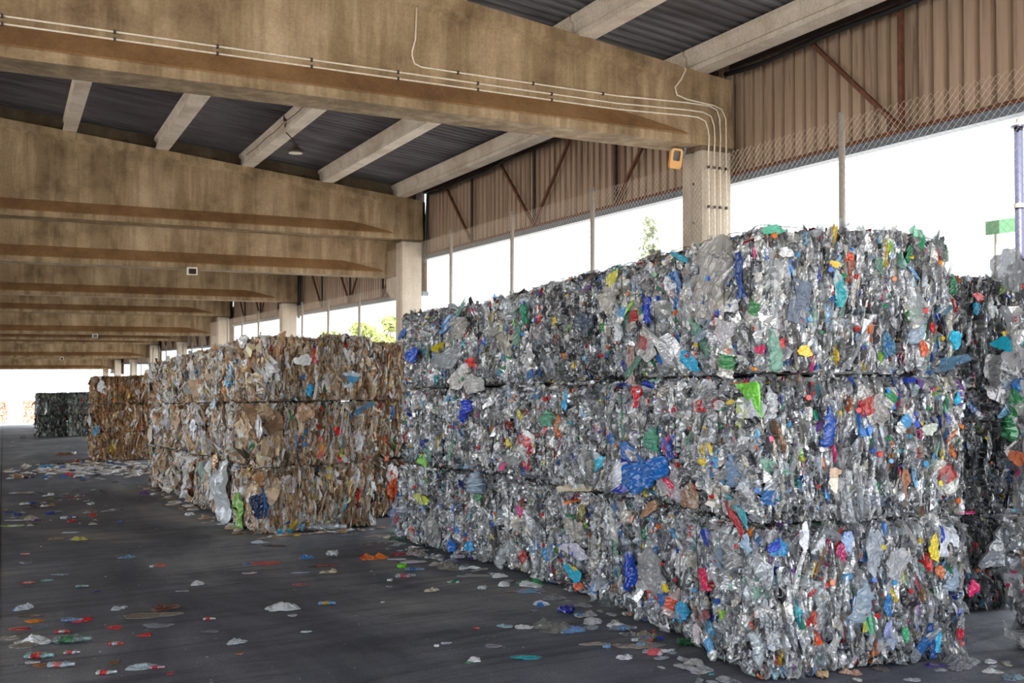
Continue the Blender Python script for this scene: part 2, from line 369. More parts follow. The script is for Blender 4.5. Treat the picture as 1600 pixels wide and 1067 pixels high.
def bale_mesh(name, L, D, H, seed, pal, mat, step, nfl, cellA, cellB, fsize, big=0, rad=.09, dark=1.0, mixs=0.0, lift=.02, fres=4, topfree=False):
    rng = np.random.default_rng(seed)
    box = np.array([L, D, H]) / 2; Vs = []; Fs = []; base = 0; SP = []; SN = []
    faces = [((0, -1, 0), (1, 0, 0), (0, 0, 1), 1), ((-1, 0, 0), (0, 1, 0), (0, 0, 1), 1), ((0, 0, 1), (1, 0, 0), (0, 1, 0), 1.6),
             ((1, 0, 0), (0, 1, 0), (0, 0, 1), 2.2), ((0, 1, 0), (1, 0, 0), (0, 0, 1), 3.0), ((0, 0, -1), (1, 0, 0), (0, 1, 0), 3.0)]
    for nn, tu, tv, cs in faces:
        nn = np.array(nn, float); tu = np.array(tu, float); tv = np.array(tv, float)
        lu = (box * tu).sum(); lv = (box * tv).sum(); st = step * cs
        nu = int(2 * lu / st) + 2; nv = int(2 * lv / st) + 2
        u, v = np.meshgrid(np.linspace(-lu, lu, nu), np.linspace(-lv, lv, nv), indexing='ij')
        P = nn * (box * np.abs(nn)).sum() + tu * u.ravel()[:, None] + tv * v.ravel()[:, None]
        inner = np.clip(P, -(box - rad), box - rad); d = P - inner; ln = np.linalg.norm(d, axis=1, keepdims=True); nr = d / ln
        P = inner + nr * rad
        F = grid_patch(nu, nv)
        if np.dot(np.cross(tu, tv), nn) < 0: F = F[:, ::-1]
        if cs < 2.9:
            area = int(4000 * lu * lv / cs); q = rng.integers(0, len(P), area); SP.append(P[q]); SN.append(nr[q])
        Vs.append((P, nr)); Fs.append(F + base); base += len(P)
    P = np.concatenate([p for p, _ in Vs]); Nn = np.concatenate([n for _, n in Vs]); F = np.concatenate(Fs)
    off, cid, crack = field(P, seed, cellA, cellB, mixs)
    V = P + Nn * (off[:, None] - lift)
    V[:, 2] = np.clip(V[:, 2], -H / 2 + .005, H / 2 + .03)
    fcn = P[F].mean(1); _, cidf, crk = field(fcn, seed, cellA, cellB, mixs)
    col, cl = palette(pal, h2(cidf, 9)); col = col * (.55 + .80 * h2(cidf, 12))[:, None]
    grime = .80 + .2 * np.clip(vnoise(fcn * 3, seed + 40) + .6, 0, 1)
    col = col * 1.2 * grime[:, None] * dark * (1 + .30 * vnoise(fcn * 45, seed + 44) + .18 * vnoise(fcn * 95, seed + 45))[:, None]
    # white sparkle painted into clear plastic's colour along thin creases, with some stress-whitening
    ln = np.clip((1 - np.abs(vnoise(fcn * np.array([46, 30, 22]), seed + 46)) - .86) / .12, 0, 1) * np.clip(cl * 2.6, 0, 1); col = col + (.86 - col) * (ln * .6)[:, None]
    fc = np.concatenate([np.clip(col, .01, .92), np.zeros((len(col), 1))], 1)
    SP = np.concatenate(SP); SN = np.concatenate(SN); so, _, _ = field(SP, seed, cellA, cellB, mixs); SP = SP + SN * (so[:, None] * .8 - lift)
    parts = [(V, F, fc)]
    if nfl:
        parts.append(flakes(nfl, SP, SN, fsize[0], fsize[1] * 1.5, pal, rng, res=fres, sink=.004, edge=.55))
        parts.append(flakes(int(nfl * 1.6), SP, SN, fsize[0] * .5, fsize[1] * 1.6, pal, rng, res=3, sink=-.004, edge=.5, stick=.012))
    if big:
        sl = SN[:, 0] < -.75; sf = SN[:, 1] < -.75
        parts.append(flakes(big, SP[sl], SN[sl], fsize[0] * 2.7, 1.2, pal[:8], rng, res=9, sink=.004, curl=.25, cmax=.45, tilt=.16))
        parts.append(flakes(big // 2, SP[sf], SN[sf], fsize[0] * 2.0, 1.5, pal[:7], rng, res=9, sink=.008, edge=0, curl=.3, cmax=.4, tilt=.2))
    allV = []; allF = []; allC = []; b = 0; hz = H / 2 - .012
    for q, (v, f, c) in enumerate(parts):
        if q:
            lim = hz if not topfree else np.where(v[:, 2] > 0, 9, hz)
            v = v.copy(); v[:, 2] = np.clip(v[:, 2], -lim, np.minimum(lim, H / 2 + .09))
            if q > 2: v[:, 2] = np.minimum(v[:, 2], H / 2 + .03)
        allV.append(v); allF.append(f + b); allC.append(c); b += len(v)
    V = np.concatenate(allV); V[:, 2] = np.maximum(V[:, 2], -H / 2 + .004) + H / 2
    return np_mesh(name, V, np.concatenate(allF), mat, np.concatenate(allC))

# ------------------------------------------------------------------ small waste pieces
def tinted(V, F, mat, col, clear=0.0, name='piece', col2=None, part2=None, smooth=False):
    fc = np.tile([*col, clear], (len(F), 1)).astype(np.float32)
    if col2 is not None:
        c = V[F].mean(1); s = part2(c); fc[s, :3] = col2
    return np_mesh(name, V, F, mat, fc, smooth)
def film_mesh(name, w, h, col, seed, clear=0.0, n=13, amp=.12, shape='blob', col2=None, mat='film', thick=.0):
    rng = np.random.default_rng(seed); g = np.linspace(-.5, .5, n); U, Vv = np.meshgrid(g, g, indexing='ij'); u = U.ravel().copy(); v = Vv.ravel().copy()
    A = np.arctan2(v, u); r = np.sqrt(u * u + v * v); r0 = np.maximum(np.abs(u), np.abs(v))
    if shape == 'blob':
        k = np.maximum(np.abs(u), np.abs(v)) / np.maximum(r, 1e-6); k = np.where(r < 1e-6, 1, k)
        rr = 1 + .16 * np.sin(2 * A + rng.random() * 6) + .13 * np.sin(3 * A + rng.random() * 6) + .08 * np.sin(7 * A + rng.random() * 6)
        u *= k * rr; v *= k * rr
    elif shape == 'tri':
        u *= (.5 - v) * 1.0 + .08; u += v * .15
    elif shape == 'strip':
        u += .35 * np.sin(v * 4 + rng.random() * 6) * .5; u *= 1 + .3 * np.sin(v * 9)
    elif shape == 'knot':
        u *= .35 + 1.5 * np.abs(v + .1); 
    P = np.stack([u * w, v * h, np.zeros_like(u)], 1); s = min(w, h)
    Q = np.stack([u * 3.0, v * 3.0 * h / max(w, 1e-3) * .7, np.zeros_like(u)], 1) + seed * 1.37
    z = vnoise(Q, seed) * amp + vnoise(Q * 2.3, seed + 1) * amp * .5 + rng.normal(0, 1, len(u)) * amp * .12
    P[:, 2] = z * s + amp * s * .6 - thick * (r * 2) ** 2 * s
    if thick < 0: P[:, 2] = np.maximum(.004, (z + amp * .7) * s * (1 - .8 * np.minimum(1, (r0 * 2)) ** 3))
    P[:, :2] += rng.normal(0, .012 * s, (len(u), 2))
    F = grid_patch(n, n)
    # a back layer so that a piece has thickness and encloses a little volume
    B = P.copy(); B[:, 2] = B[:, 2] * .4 - .003; V = np.concatenate([P, B]); m = len(P)
    ring = [i * n for i in range(n)] + [(n - 1) * n + j for j in range(1, n)] + [i * n + n - 1 for i in range(n - 2, -1, -1)] + [j for j in range(n - 2, 0, -1)]
    side = np.array([[a, b, b + m, a + m] for a, b in zip(ring, ring[1:] + ring[:1])])
    F = np.concatenate([F, F[:, ::-1] + m, side])
    p2 = (lambda c: vnoise(np.stack([c[:, 0] / w * 2.4, c[:, 1] / h * 2.4, c[:, 2] * 0], 1), seed + 3) > .12) if col2 is not None else None
    return tinted(V, F, M[mat], col, clear, name, col2, p2)
def bottle_mesh(name, L, R, col, seed, clear=0.0, flat=.45, neck=True, col2=None, n=14, m=16, mat='plastic'):
    rng = np.random.default_rng(seed); V = []; 
    for i in range(m):
        t = i / (m - 1)
        if neck: r = R * (min(1, (t / .05 + .15)) if t < .05 else 1 if t < .68 else 1 - (t - .68) / .2 * .68 if t < .88 else .32)
        else: r = R * math.sqrt(max(0, 1 - (abs(t - .5) * 2) ** 3.2)) + .002
        cr = 1 - .22 * abs(math.sin(t * 17 + seed)) * (t < .7)
        for k in range(n):
            a = 2 * math.pi * k / n; q = r * cr * (1 + rng.normal(0, .11 if t < .85 else .01))
            fl = flat if t < .8 else flat + (1 - flat) * min(1, (t - .8) / .08)
            V.append(((t - .5) * L, math.cos(a) * q * (1.25 if t < .8 else 1), math.sin(a) * q * fl))
    bend = rng.normal(0, .25); V = np.array(V); V[:, 1] += bend * (V[:, 0] ** 2) / L * 1.2
    F = []
    for i in range(m - 1):
        for k in range(n): F.append((i * n + k, i * n + (k + 1) % n, (i + 1) * n + (k + 1) % n, (i + 1) * n + k))
    c0 = len(V); V = np.concatenate([V, [V[:n].mean(0)], [V[-n:].mean(0)]])
    for k in range(0, n, 1):
        F.append((c0, (k + 1) % n, k, k)); F.append((c0 + 1, (m - 1) * n + k, (m - 1) * n + (k + 1) % n, (m - 1) * n + (k + 1) % n))
    F = np.array(F[:(m - 1) * n]); 
    p2 = (lambda c: (np.abs(c[:, 0] + .06 * L) < .17 * L)) if col2 is not None else None
    me = tinted(V, F, M[mat], col, clear, name, col2, p2); return me
def cap_mesh(name, col, r=.016, h=.013):
    n = 20; V = []; F = []
    prof = [(0.0, h), (r * .9, h), (r, h * .88), (r * 1.0, 0), (r * .85, 0), (r * .82, h * .7), (0.0, h * .7)]
    for q, z in prof:
        for k in range(n):
            a = 2 * math.pi * k / n; rr = q * (1 + (.02 if k % 2 and .2 * h < z < h else 0)); V.append((rr * math.cos(a), rr * math.sin(a), z))
    for i in range(len(prof) - 1):
        for k in range(n): F.append((i * n + k, (i + 1) * n + k, (i + 1) * n + (k + 1) % n, i * n + (k + 1) % n))
    return tinted(np.array(V), np.array(F), M['plastic'], col, 0, name)
CAPC = {'red': rgb(206, 40, 40), 'blue': rgb(44, 92, 190), 'light blue': rgb(70, 160, 214), 'white': rgb(232, 232, 232), 'yellow': rgb(228, 200, 50), 'orange': rgb(228, 110, 44), 'green': rgb(40, 140, 90), 'pink': rgb(214, 50, 110)}
CAPM = {k: cap_mesh('bottle_cap', c) for k, c in CAPC.items()}
BOTM = []
for q, (c, c2, cl) in enumerate([(rgb(196, 200, 204), None, .45), (rgb(186, 190, 196), rgb(58, 120, 190), .3), (rgb(204, 204, 200), rgb(190, 50, 44), .35), (rgb(200, 206, 210), None, .5), (rgb(230, 230, 228), rgb(90, 160, 210), 0),
                                 (rgb(110, 160, 140), None, .25), (rgb(170, 190, 210), None, .35), (rgb(214, 212, 206), rgb(70, 150, 90), .2)]):
    BOTM.append(bottle_mesh('crushed_bottle', .26 + .02 * (q % 3), .04 + .006 * (q % 4), c, 900 + q, cl, .42, True, c2))

BALES = []     # (root, matrix, inverse, L, D, H)
def place_bale(me, name, cx, cy, zb, yaw, L, D, H, label, cat, group=None, roll=0.0, wires=4, bodyname='crushed_waste', kindpart=True):
    """cx, cy: world place of the left front bottom corner"""
    Rm = Matrix.Rotation(-math.atan(SLOPE), 4, 'X') @ Matrix.Rotation(-roll, 4, 'Y') @ Matrix.Rotation(yaw, 4, 'Z')
    ctr = Vector((cx, cy, zb)) + Rm.to_3x3() @ Vector((L / 2, D / 2, 0))
    root = empty(name); root.matrix_world = Matrix.Translation(ctr) @ Rm
    tag(root, label, cat, group)
    b = link(bodyname, me, root)
    if kindpart: b['kind'] = 'stuff'
    rg = random.Random(int(cx * 1000 + cy * 77 + zb * 31))
    for k in range(wires):
        y = -D / 2 + D * (k + .5) / wires + rg.uniform(-.03, .03); x0, x1, z0, z1 = -L / 2 - .012, L / 2 + .012, .0, H + .012; r = .10
        pts = []
        for (cx_, cz_, a0) in ((x0 + r, z1 - r, 90), (x0 + r, z0 + r, 180), (x1 - r, z0 + r, 270), (x1 - r, z1 - r, 0)):
            for j in range(4):
                a = math.radians(a0 + j * 30); pts.append((cx_ + math.cos(a) * r, y + rg.uniform(-.006, .006), cz_ + math.sin(a) * r))
        pts.append(pts[0]); seg = []
        for p, q in zip(pts, pts[1:]):
            seg.append(p)
            if (Vector(p) - Vector(q)).length > .4:
                for t in (.25, .5, .75):
                    v = Vector(p).lerp(Vector(q), t); seg.append((v.x + rg.uniform(-.006, .006), v.y + rg.uniform(-.012, .012), v.z))
        seg.append(pts[-1])
        w = MB().tube(seg, .0028, 5, False).build('baling_wire', M['balewire'], root)
    mw = Matrix.Translation(ctr) @ Rm
    BALES.append((root, mw, mw.inverted(), L, D, H))
    return root
def attach(root, me, name, loc, nrm, up, spin=0.0, scale=1.0):
    z = Vector(nrm).normalized(); y = Vector(up) - z * Vector(up).dot(z); y.normalize(); x = y.cross(z)
    m = Matrix((x, y, z)).transposed() @ Matrix.Rotation(spin, 3, 'Z')
    o = link(name, me, root); o.matrix_local = Matrix.Translation(Vector(loc)) @ m.to_4x4() @ Matrix.Scale(scale, 4)
    return o
def dress(root, L, D, H, seed, ncap, nbot):
    """loose caps and crushed bottles caught in the pressed faces"""
    rg = random.Random(seed)
    for i in range(ncap + nbot):
        front = rg.random() < L / (L + D)
        z = rg.uniform(.08, H - .08)
        if front: loc = (rg.uniform(-L / 2 + .06, L / 2 - .06), -D / 2 - .012, z); nr = Vector((0, -1, 0))
        else: loc = (-L / 2 - .018, rg.uniform(-D / 2 + .06, D / 2 - .06), z); nr = Vector((-1, 0, 0))
        if i < ncap:
            nr2 = nr + Vector((rg.gauss(0, .45), rg.gauss(0, .45), rg.gauss(0, .45)))
            if nr2.dot(nr) < .2: nr2 = nr
            k = rg.choices(list(CAPM), (34, 18, 12, 12, 9, 8, 5, 4))[0]
            attach(root, CAPM[k], 'bottle_cap', loc, nr2, (0.01, 0.3, 1), rg.uniform(0, 6), rg.uniform(.9, 1.35))
        else:
            nr2 = nr + Vector((rg.gauss(0, .2), rg.gauss(0, .2), rg.gauss(0, .2)))
            attach(root, rg.choice(BOTM), 'crushed_bottle', loc, nr2, (0, .1, 1), math.pi / 2 + rg.gauss(0, .5), rg.uniform(.75, 1.25))

# ------------------------------------------------------------------ the setting: floor, joint, yard
X_CUT = 10.2
ys = np.array([-14, 0, 20, 45, 80, 122], float)
def slope_strip(name, x0, x1, y0, y1, dz, mat, thick=.3, kind='structure'):
    m = MB(); m.loft([[(x0, y, gz(y) + dz), (x1, y, gz(y) + dz), (x1, y, gz(y) + dz - thick), (x0, y, gz(y) + dz - thick)] for y in (y0, y1)])
    o = m.build(name, mat); o['kind'] = kind; return o
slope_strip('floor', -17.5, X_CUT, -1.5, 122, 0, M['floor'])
yard = slope_strip('ground', -260, 260, -120, 420, -.05, M['yard'], .5); yard['label'] = 'pale sunlit yard outside the shed'
slope_strip('trim_1', -.035, -.010, -1.4, 121, .004, M['jointfill'], .02)

# ------------------------------------------------------------------ shed frame
YA, BAY, STEP = 11.2, 11.6, .88
ZB0 = EYE + 3.02
XE = 9.1; RIDGE = -4.0; GR = .11
NB = 9
def frame_y(i): return YA + BAY * i
def top_rise(x): return .956 + GR * ((XE - x) if x > RIDGE else (XE - RIDGE) - (RIDGE - x))
def level_of_bay(i):       # bay i lies between frame i and i+1 ; i = -1 is the camera's bay
    return max(0, (i + 1) // 2)
def beam(y, zb, label, i, lower):
    root = empty('concrete_beam', (XE - 4, y, zb)); tag(root, label, 'beam', None)
    def prof(x, tw, fw=.27):
        t = top_rise(x)
        pts = [(-fw, 0), (-fw, .11), (-tw, .35), (-tw, t - .22), (-fw + .02, t - .12), (-fw + .02, t), (fw - .02, t), (fw - .02, t - .12), (tw, t - .22), (tw, .35), (fw, .11), (fw, 0)]
        return [(x - (XE - 4), a, b) for a, b in pts]
    secs = [(XE, .235), (XE - .75, .235), (XE - 1.7, .10), (4, .10), (0, .10), (RIDGE, .10), (-9, .10), (-15.4, .10), (-16.35, .235), (-17.1, .235)]
    MB().loft([prof(x, tw) for x, tw in secs]).build('beam_body', M['beam'], root)
    m = MB()                                     # dirt lying on the sloping top of the bottom flange
    x0, x1 = XE - 1.75, -15.3
    for s in (-1, 1):
        m.loft([[(x - (XE - 4), s * .268, .118), (x - (XE - 4), s * .102, .352), (x - (XE - 4), s * .102, .372), (x - (XE - 4), s * .268, .136)] for x in (x0, x1)])
        m.loft([[(XE - 1.75 - (XE - 4), s * .268, .118), (XE - 1.75 - (XE - 4), s * .106, .348), (XE - 1.75 - (XE - 4), s * .106, .366), (XE - 1.75 - (XE - 4), s * .268, .136)], [(XE - .8 - (XE - 4), s * .268, .118), (XE - .8 - (XE - 4), s * .236, .16), (XE - .8 - (XE - 4), s * .236, .178), (XE - .8 - (XE - 4), s * .268, .136)]])
    m.build('dust_layer', M['dust'], root)
    # lifting loops on top
    for x in (2.3, 4.2, 6.2, -1.0):
        t = top_rise(x); MB().tube([(x - (XE - 4) - .05, 0, t - .02), (x - (XE - 4) - .05, 0, t + .07), (x - (XE - 4), 0, t + .12), (x - (XE - 4) + .05, 0, t + .07), (x - (XE - 4) + .05, 0, t - .02)], .012, 6).build('lifting_loop', M['darksteel'], root)
    return root
ORD = ['first', 'second', 'third', 'fourth', 'fifth', 'sixth', 'seventh', 'eighth', 'ninth', 'tenth']
bno = 0
for i in range(-1, NB):
    y = frame_y(i); lev = level_of_bay(i - 1) if i >= 0 else 0; z = ZB0 - STEP * lev
    stepdown = (i % 2 == 1)
    if i == -1: lab = 'deep concrete roof beam behind the camera, nearest the open end of the shed'
    elif i == 0: lab = 'deep concrete roof beam crossing the top of the photo, thin conduits clipped along it'
    elif i == 1: lab = 'upper concrete roof beam of the second row, resting on the column top at the white gap'
    else: lab = 'concrete roof beam on the %s column from the camera%s' % (ORD[i], ', upper one of its pair' if stepdown else '')
    beam(y, z, lab, i, False)
    if stepdown and i > 0:
        beam(y + .62, z - STEP, 'lower concrete roof beam behind the %s column, where the roof steps down' % ORD[i], i, True)
# columns
def column(i, y, ztop, corbel):
    root = empty('concrete_column', (8.83, y, gz(y))); tag(root, 'pale concrete column, %s from the camera along the fence side%s' % (ORD[i] if i >= 0 else 'beside the camera', '' if i else ', carrying four conduits'), 'column')
    if i == 0: root['label'] = 'pale concrete column nearest the camera, carrying four thin conduits above the bales'
    if i < 0: root['label'] = 'pale concrete column beside the camera, right of the photo'
    g = .03; h = ztop - gz(y); x0, x1, y0, y1 = -.25, .25, -.22, .22
    pts = [(x0, y0), (x1, y0), (x1, y1), (x0, y1), (x0, .05), (x0 + g, .03), (x0 + g, -.03), (x0, -.05)]
    MB().loft([[(a, b, z) for a, b in pts] for z in (-.5, h)]).build('shaft', M['column'], root)
    MB().box(x0 - .02, x1 + .02, y0 - .02, y1 + .02, h - .06, h).build('bearing_pad', M['darkconc'], root)
    if corbel:
        zc = h - STEP
        MB().loft([[(a, .22, zc - .55), (a, .22, zc), (a, .95, zc), (a, .95, zc - .3), (a, .6, zc - .5)] for a in (-.24, .24)]).build('corbel', M['column'], root)
    for k in range(5):
        MB().tube([(x0 + g - .012, 0, h - .5 - k * .55), (x0 + g + .01, 0, h - .5 - k * .55)], .018, 8).build('bolt', M['darksteel'], root)
    return root
for i in range(-1, NB):
    lev = level_of_bay(i - 1) if i >= 0 else 0
    column(i, frame_y(i), ZB0 - STEP * lev, i % 2 == 1)

# roof sheets, purlins, risers
XP = [8.56 - 1.845 * j for j in range(15)]
lev_spans = []
for lev in range(5):
    ya = frame_y(-1) - .5 if lev == 0 else frame_y(2 * lev - 1) + .36
    yb = frame_y(2 * lev + 1) + .3 if lev < 4 else frame_y(NB - 1) + .5
    lev_spans.append((ya, yb))
def roof_sheet(n, ya, yb, zb):
    pitch = .2; prof = []
    y = ya
    while y < yb:
        prof += [(y, 0), (y + .075, 0), (y + .10, .04), (y + .175, .04)]; y += pitch
    prof = np.array(prof); xs = np.array([-17.4, RIDGE, 9.45]); rows = []
    for dz in (0.0, .01):
        for x in xs:
            rows.append(np.stack([np.full(len(prof), x), prof[:, 0], zb + top_rise(x) + .36 + prof[:, 1] + dz], 1))
    V = np.concatenate(rows); k = len(prof); F = []
    a = np.arange(k - 1)
    for layer, flip in ((0, False), (3, True)):
        for r in (0, 1):
            b = (layer + r) * k; q = np.stack([b + a, b + a + 1, b + k + a + 1, b + k + a], 1); F.append(q if not flip else q[:, ::-1])
    me = np_mesh('ceiling', V, np.concatenate(F), M['roof']); o = link('ceiling', me); o['kind'] = 'structure'
    return o
for lev, (ya, yb) in enumerate(lev_spans): roof_sheet(lev, ya, yb, ZB0 - STEP * lev)
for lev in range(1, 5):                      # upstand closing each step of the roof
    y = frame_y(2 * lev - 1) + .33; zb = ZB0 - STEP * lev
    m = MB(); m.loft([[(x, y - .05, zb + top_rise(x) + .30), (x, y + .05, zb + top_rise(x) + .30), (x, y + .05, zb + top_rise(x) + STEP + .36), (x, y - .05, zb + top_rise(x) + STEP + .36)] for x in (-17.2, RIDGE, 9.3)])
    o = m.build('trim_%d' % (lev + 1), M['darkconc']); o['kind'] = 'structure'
pur_mesh = {}
def purlin(x, ya, yb, z, label, group):
    h = .34; Lh = yb - ya
    prof = [(-.13, 0), (.13, 0), (.13, .07), (.075, .11), (.075, .24), (.12, .28), (.12, h), (-.12, h), (-.12, .28), (-.075, .24), (-.075, .11), (-.13, .07)]
    root = MB().loft([[(a, t, b) for a, b in prof] for t in (0, Lh)]).build('concrete_purlin', M['purlin'])
    root.location = (x, ya, z); tag(root, label, 'purlin', group); return root
for bay in (-1, 0, 1):
    lev = level_of_bay(bay); ya = frame_y(bay) + (.10 if bay != 1 else .72); yb = frame_y(bay + 1) - .02
    if bay == -1: ya = frame_y(-1) - .2; 
    if bay == 0: ya = frame_y(0) + .02; yb = frame_y(1) + .2
    if bay == -1: yb = frame_y(0) - .02
    for j, x in enumerate(XP):
        if x < -12: continue
        grp = 'roof purlins over the %s bay' % ('nearest', 'middle', 'third')[bay + 1]
        w = ['beside the cladding', 'second from the cladding', 'third from the cladding, lamp hanging from it' if bay == 0 else 'third from the cladding', 'fourth from the cladding', 'fifth from the cladding', 'sixth from the cladding', 'seventh from the cladding', 'eighth from the cladding', 'ninth from the cladding', 'tenth from the cladding', 'eleventh from the cladding', 'twelfth from the cladding'][j]
        where = ('over the camera bay', 'between the first two roof beams', 'behind the lower second beam')[bay + 1]
        purlin(x, ya, yb, ZB0 - STEP * lev + top_rise(x) + .0, 'pale purlin %s, %s' % (where, w), grp)

# cladding, flashing, truss bars per bay
def cladding(i):
    lev = level_of_bay(i); ya, yb = frame_y(i) + .0, frame_y(i + 1); z0 = EYE + 2.66 - STEP * lev; z1 = ZB0 - STEP * lev + 1.28 + .05
    if i % 2 == 0 and False: pass
    prof = []; y = ya
    while y < yb - .01:
        prof += [(y, 0), (y + .125, 0), (y + .14, .07), (y + .185, .07)]; y += .2
    prof.append((yb, 0)); prof = np.array(prof); k = len(prof)
    V = np.concatenate([np.stack([9.30 + prof[:, 1] + dx, prof[:, 0], np.full(k, z)], 1) for dx in (0, .008) for z in (z0, z1)])
    a = np.arange(k - 1); F = np.concatenate([np.stack([b + a, b + a + 1, b + k + a + 1, b + k + a], 1) for b in (0, 2 * k)])
    o = link('wall_right', np_mesh('wall_right', V, F, M['clad'])); o['kind'] = 'structure'
    if i % 2 == 0:
        g = MB().box(9.08, 9.32, yb + .18, yb + .34, z0 - .9, z1 + .02).build('trim_%d' % (60 + i), M['darksteel']); g['kind'] = 'structure'
    f = MB().box(9.20, 9.36, ya, yb, z0 - .10, z0 + .0).build('trim_%d' % (20 + i), M['trim']); f['kind'] = 'structure'
    r = MB().box(9.19, 9.205, ya, yb, z0 - .0, z0 + .05).build('trim_%d' % (40 + i), M['rust']); r['kind'] = 'structure'
    if i > 4: return
    where = ('beside the camera', 'between the first and second columns', 'between the second and third columns', 'between the third and fourth columns', 'between the fourth and fifth columns', 'between the fifth and sixth columns')[i + 1]
    t = empty('steel_truss', (9.22, ya, z0)); tag(t, 'thin rusty steel bracing truss on the cladding %s' % where, 'truss')
    hz = z1 - z0 - .15; mt = M['rust']
    for q, (fr, left, right) in enumerate(((.25, -1, 0), (.5, -1, 1), (.75, 0, 1))):
        yy = BAY * fr
        if i == -1: yy = BAY * fr - .21
        MB().box(-.05, -.0, yy - .03, yy + .03, .02, hz).build('upright', mt if i == -1 else M['darksteel'], t)
        if i == -1:
            dirs = [1] if q == 2 else [1, -1] if q == 1 else [-1]
        else:
            dirs = [-1] if q == 0 else [1, -1] if q == 1 else [1]
        for s in dirs: MB().bar((-.035, yy, .05), (-.035, yy + s * BAY * .125, hz - .05), .05, .05).build('diagonal', mt, t)
    MB().box(-.06, .0, .2, BAY - .1, hz - .02, hz + .05).build('top_chord', M['darksteel'], t)
for i in range(-1, NB - 1): cladding(i)

# fence: posts and chain link, one run per bay
def chain_mesh(L, H, pitch=.042, r=.0021):
    """zigzag wires woven into diamonds, as thin three-sided rods"""
    nz = int(H / pitch); nw = int(L / pitch); zz = np.arange(nz + 1) * pitch
    V = []; F = []
    t = np.arange(nz + 1); base = 0; tri = [(r, 0), (-r * .5, r * .87), (-r * .5, -r * .87)]
    for w in range(nw):
        yv = w * pitch + np.where((t + w) % 2 == 0, 0, pitch) * 1.0; xv = np.where(t % 2 == 0, .002, -.002)
        for a, b in tri: V.append(np.stack([xv + a, yv + b, zz], 1))
        for e in range(3):
            p = base + e * (nz + 1) + np.arange(nz); q = base + ((e + 1) % 3) * (nz + 1) + np.arange(nz); F.append(np.stack([p, q, q + 1, p + 1], 1))
        base += 3 * (nz + 1)
    return np_mesh('chain_link', np.concatenate(V), np.concatenate(F), M['wire'])
FH = 3.4
CH = chain_mesh(BAY, FH)
for i in range(-1, 6):
    lev = level_of_bay(i); zt = EYE + 2.76 - STEP * lev; ya = frame_y(i)
    root = empty('chain_link_fence', (8.27, ya, zt - FH)); tag(root, 'chain-link fence run on thin posts %s' % ('at the right edge, before the nearest column', 'between the first and second columns', 'between the second and third columns', 'between the third and fourth columns', 'between the fourth and fifth columns', 'between the fifth and sixth columns', 'between the sixth and seventh columns')[i + 1], 'fence')
    if i <= 2: link('chain_link', CH, root)
    for q, f in enumerate((2.2, 5.0, 7.8) if i >= 0 else (8.53, 5.9, 3.3)):
        g = gz(ya + f) - (zt - FH)
        MB().tube([(.03, f, g), (.03, f, FH + .04)], .036, 10).build('fence_post', M['galv'], root, True)

# thick cables hanging along the cladding top
for i in (-1, 0, 1):
    lev = level_of_bay(i); ya = frame_y(i); z = ZB0 - STEP * lev + 1.12
    pts = [(9.08, ya + .3 + (BAY - (.9 if i >= 0 else .42)) * t, z - .04 * math.sin(t * 21) - .09 * math.sin(t * 9.4)) for t in np.linspace(0, 1, 40)]
    if i >= 0: pts += [(9.12, ya + BAY - .45, z - .45), (9.14, ya + BAY - .35, z - .9), (9.14, ya + BAY - .32, z - 1.6)]
    c = MB().tube(pts, .035, 8).build('corrugated_cable', M['black'], None, True)
    tag(c, 'black sagging cable along the top of the cladding %s' % ('at the right of the nearest column', 'between the first and second columns', 'between the second and third columns')[i + 1], 'cable')

# conduits on the nearest beam and column
yw = frame_y(0) - .115; yf = frame_y(0) - .25; yc = frame_y(0) - .245
def clips(root, pts, name='clip'):
    for (x, y, z) in pts: MB().box(x - .012, x + .012, y - .018, y + .022, z - .02, z + .02).build(name, M['darksteel'], root)
def conduit(zr, xcol, label, start=-8.0, riser=None):
    z = ZB0 + zr; pts = []
    if riser is not None:
        zt = ZB0 + top_rise(riser) - .25; pts += [(riser + .06, yw, zt + .1), (riser + .04, yw, zt - .35), (riser, yw, zt - .5), (riser, yw, z + .12), (riser + .03, yw, z + .03), (riser + .12, yw, z)]
    else: pts += [(start, yw, z)]
    pts += [(XE - 1.85, yw, z), (XE - .8, yf - .01, z), (xcol - .18, yf - .01, z), (xcol - .05, yf - .01, z - .04), (xcol, yf - .01, z - .16), (xcol, yf - .03, ZB0 + .12), (xcol, yc - .02, ZB0 - .1), (xcol, yc - .02, gz(yc) + .9)]
    root = empty('conduit', (xcol, yc, gz(yc) + .9)); tag(root, label, 'conduit')
    MB().tube([(a - xcol, b - yc, c - gz(yc) - .9) for a, b, c in pts], .011, 8).build('pipe', M['conduit'], root, True)
    x = (riser or start) + .6; cp = []
    while x < XE - 2: cp.append((x - xcol, yw - yc + .0, z - gz(yc) - .9)); x += 1.05
    for k in range(4): cp.append((0, -.02, ZB0 - .3 - k * .55 - gz(yc) - .9))
    clips(root, cp)
conduit(.375, 8.66, 'lowest thin pale conduit along the nearest roof beam, leftmost down the column')
conduit(.455, 8.76, 'middle thin pale conduit along the nearest roof beam, second down the column')
conduit(.555, 8.86, 'upper thin pale conduit that drops from the beam top and runs to the column', riser=4.33)
c4 = empty('conduit', (8.97, yc, gz(yc) + .9)); tag(c4, 'short curved conduit from the roof edge down the right of the nearest column', 'conduit')
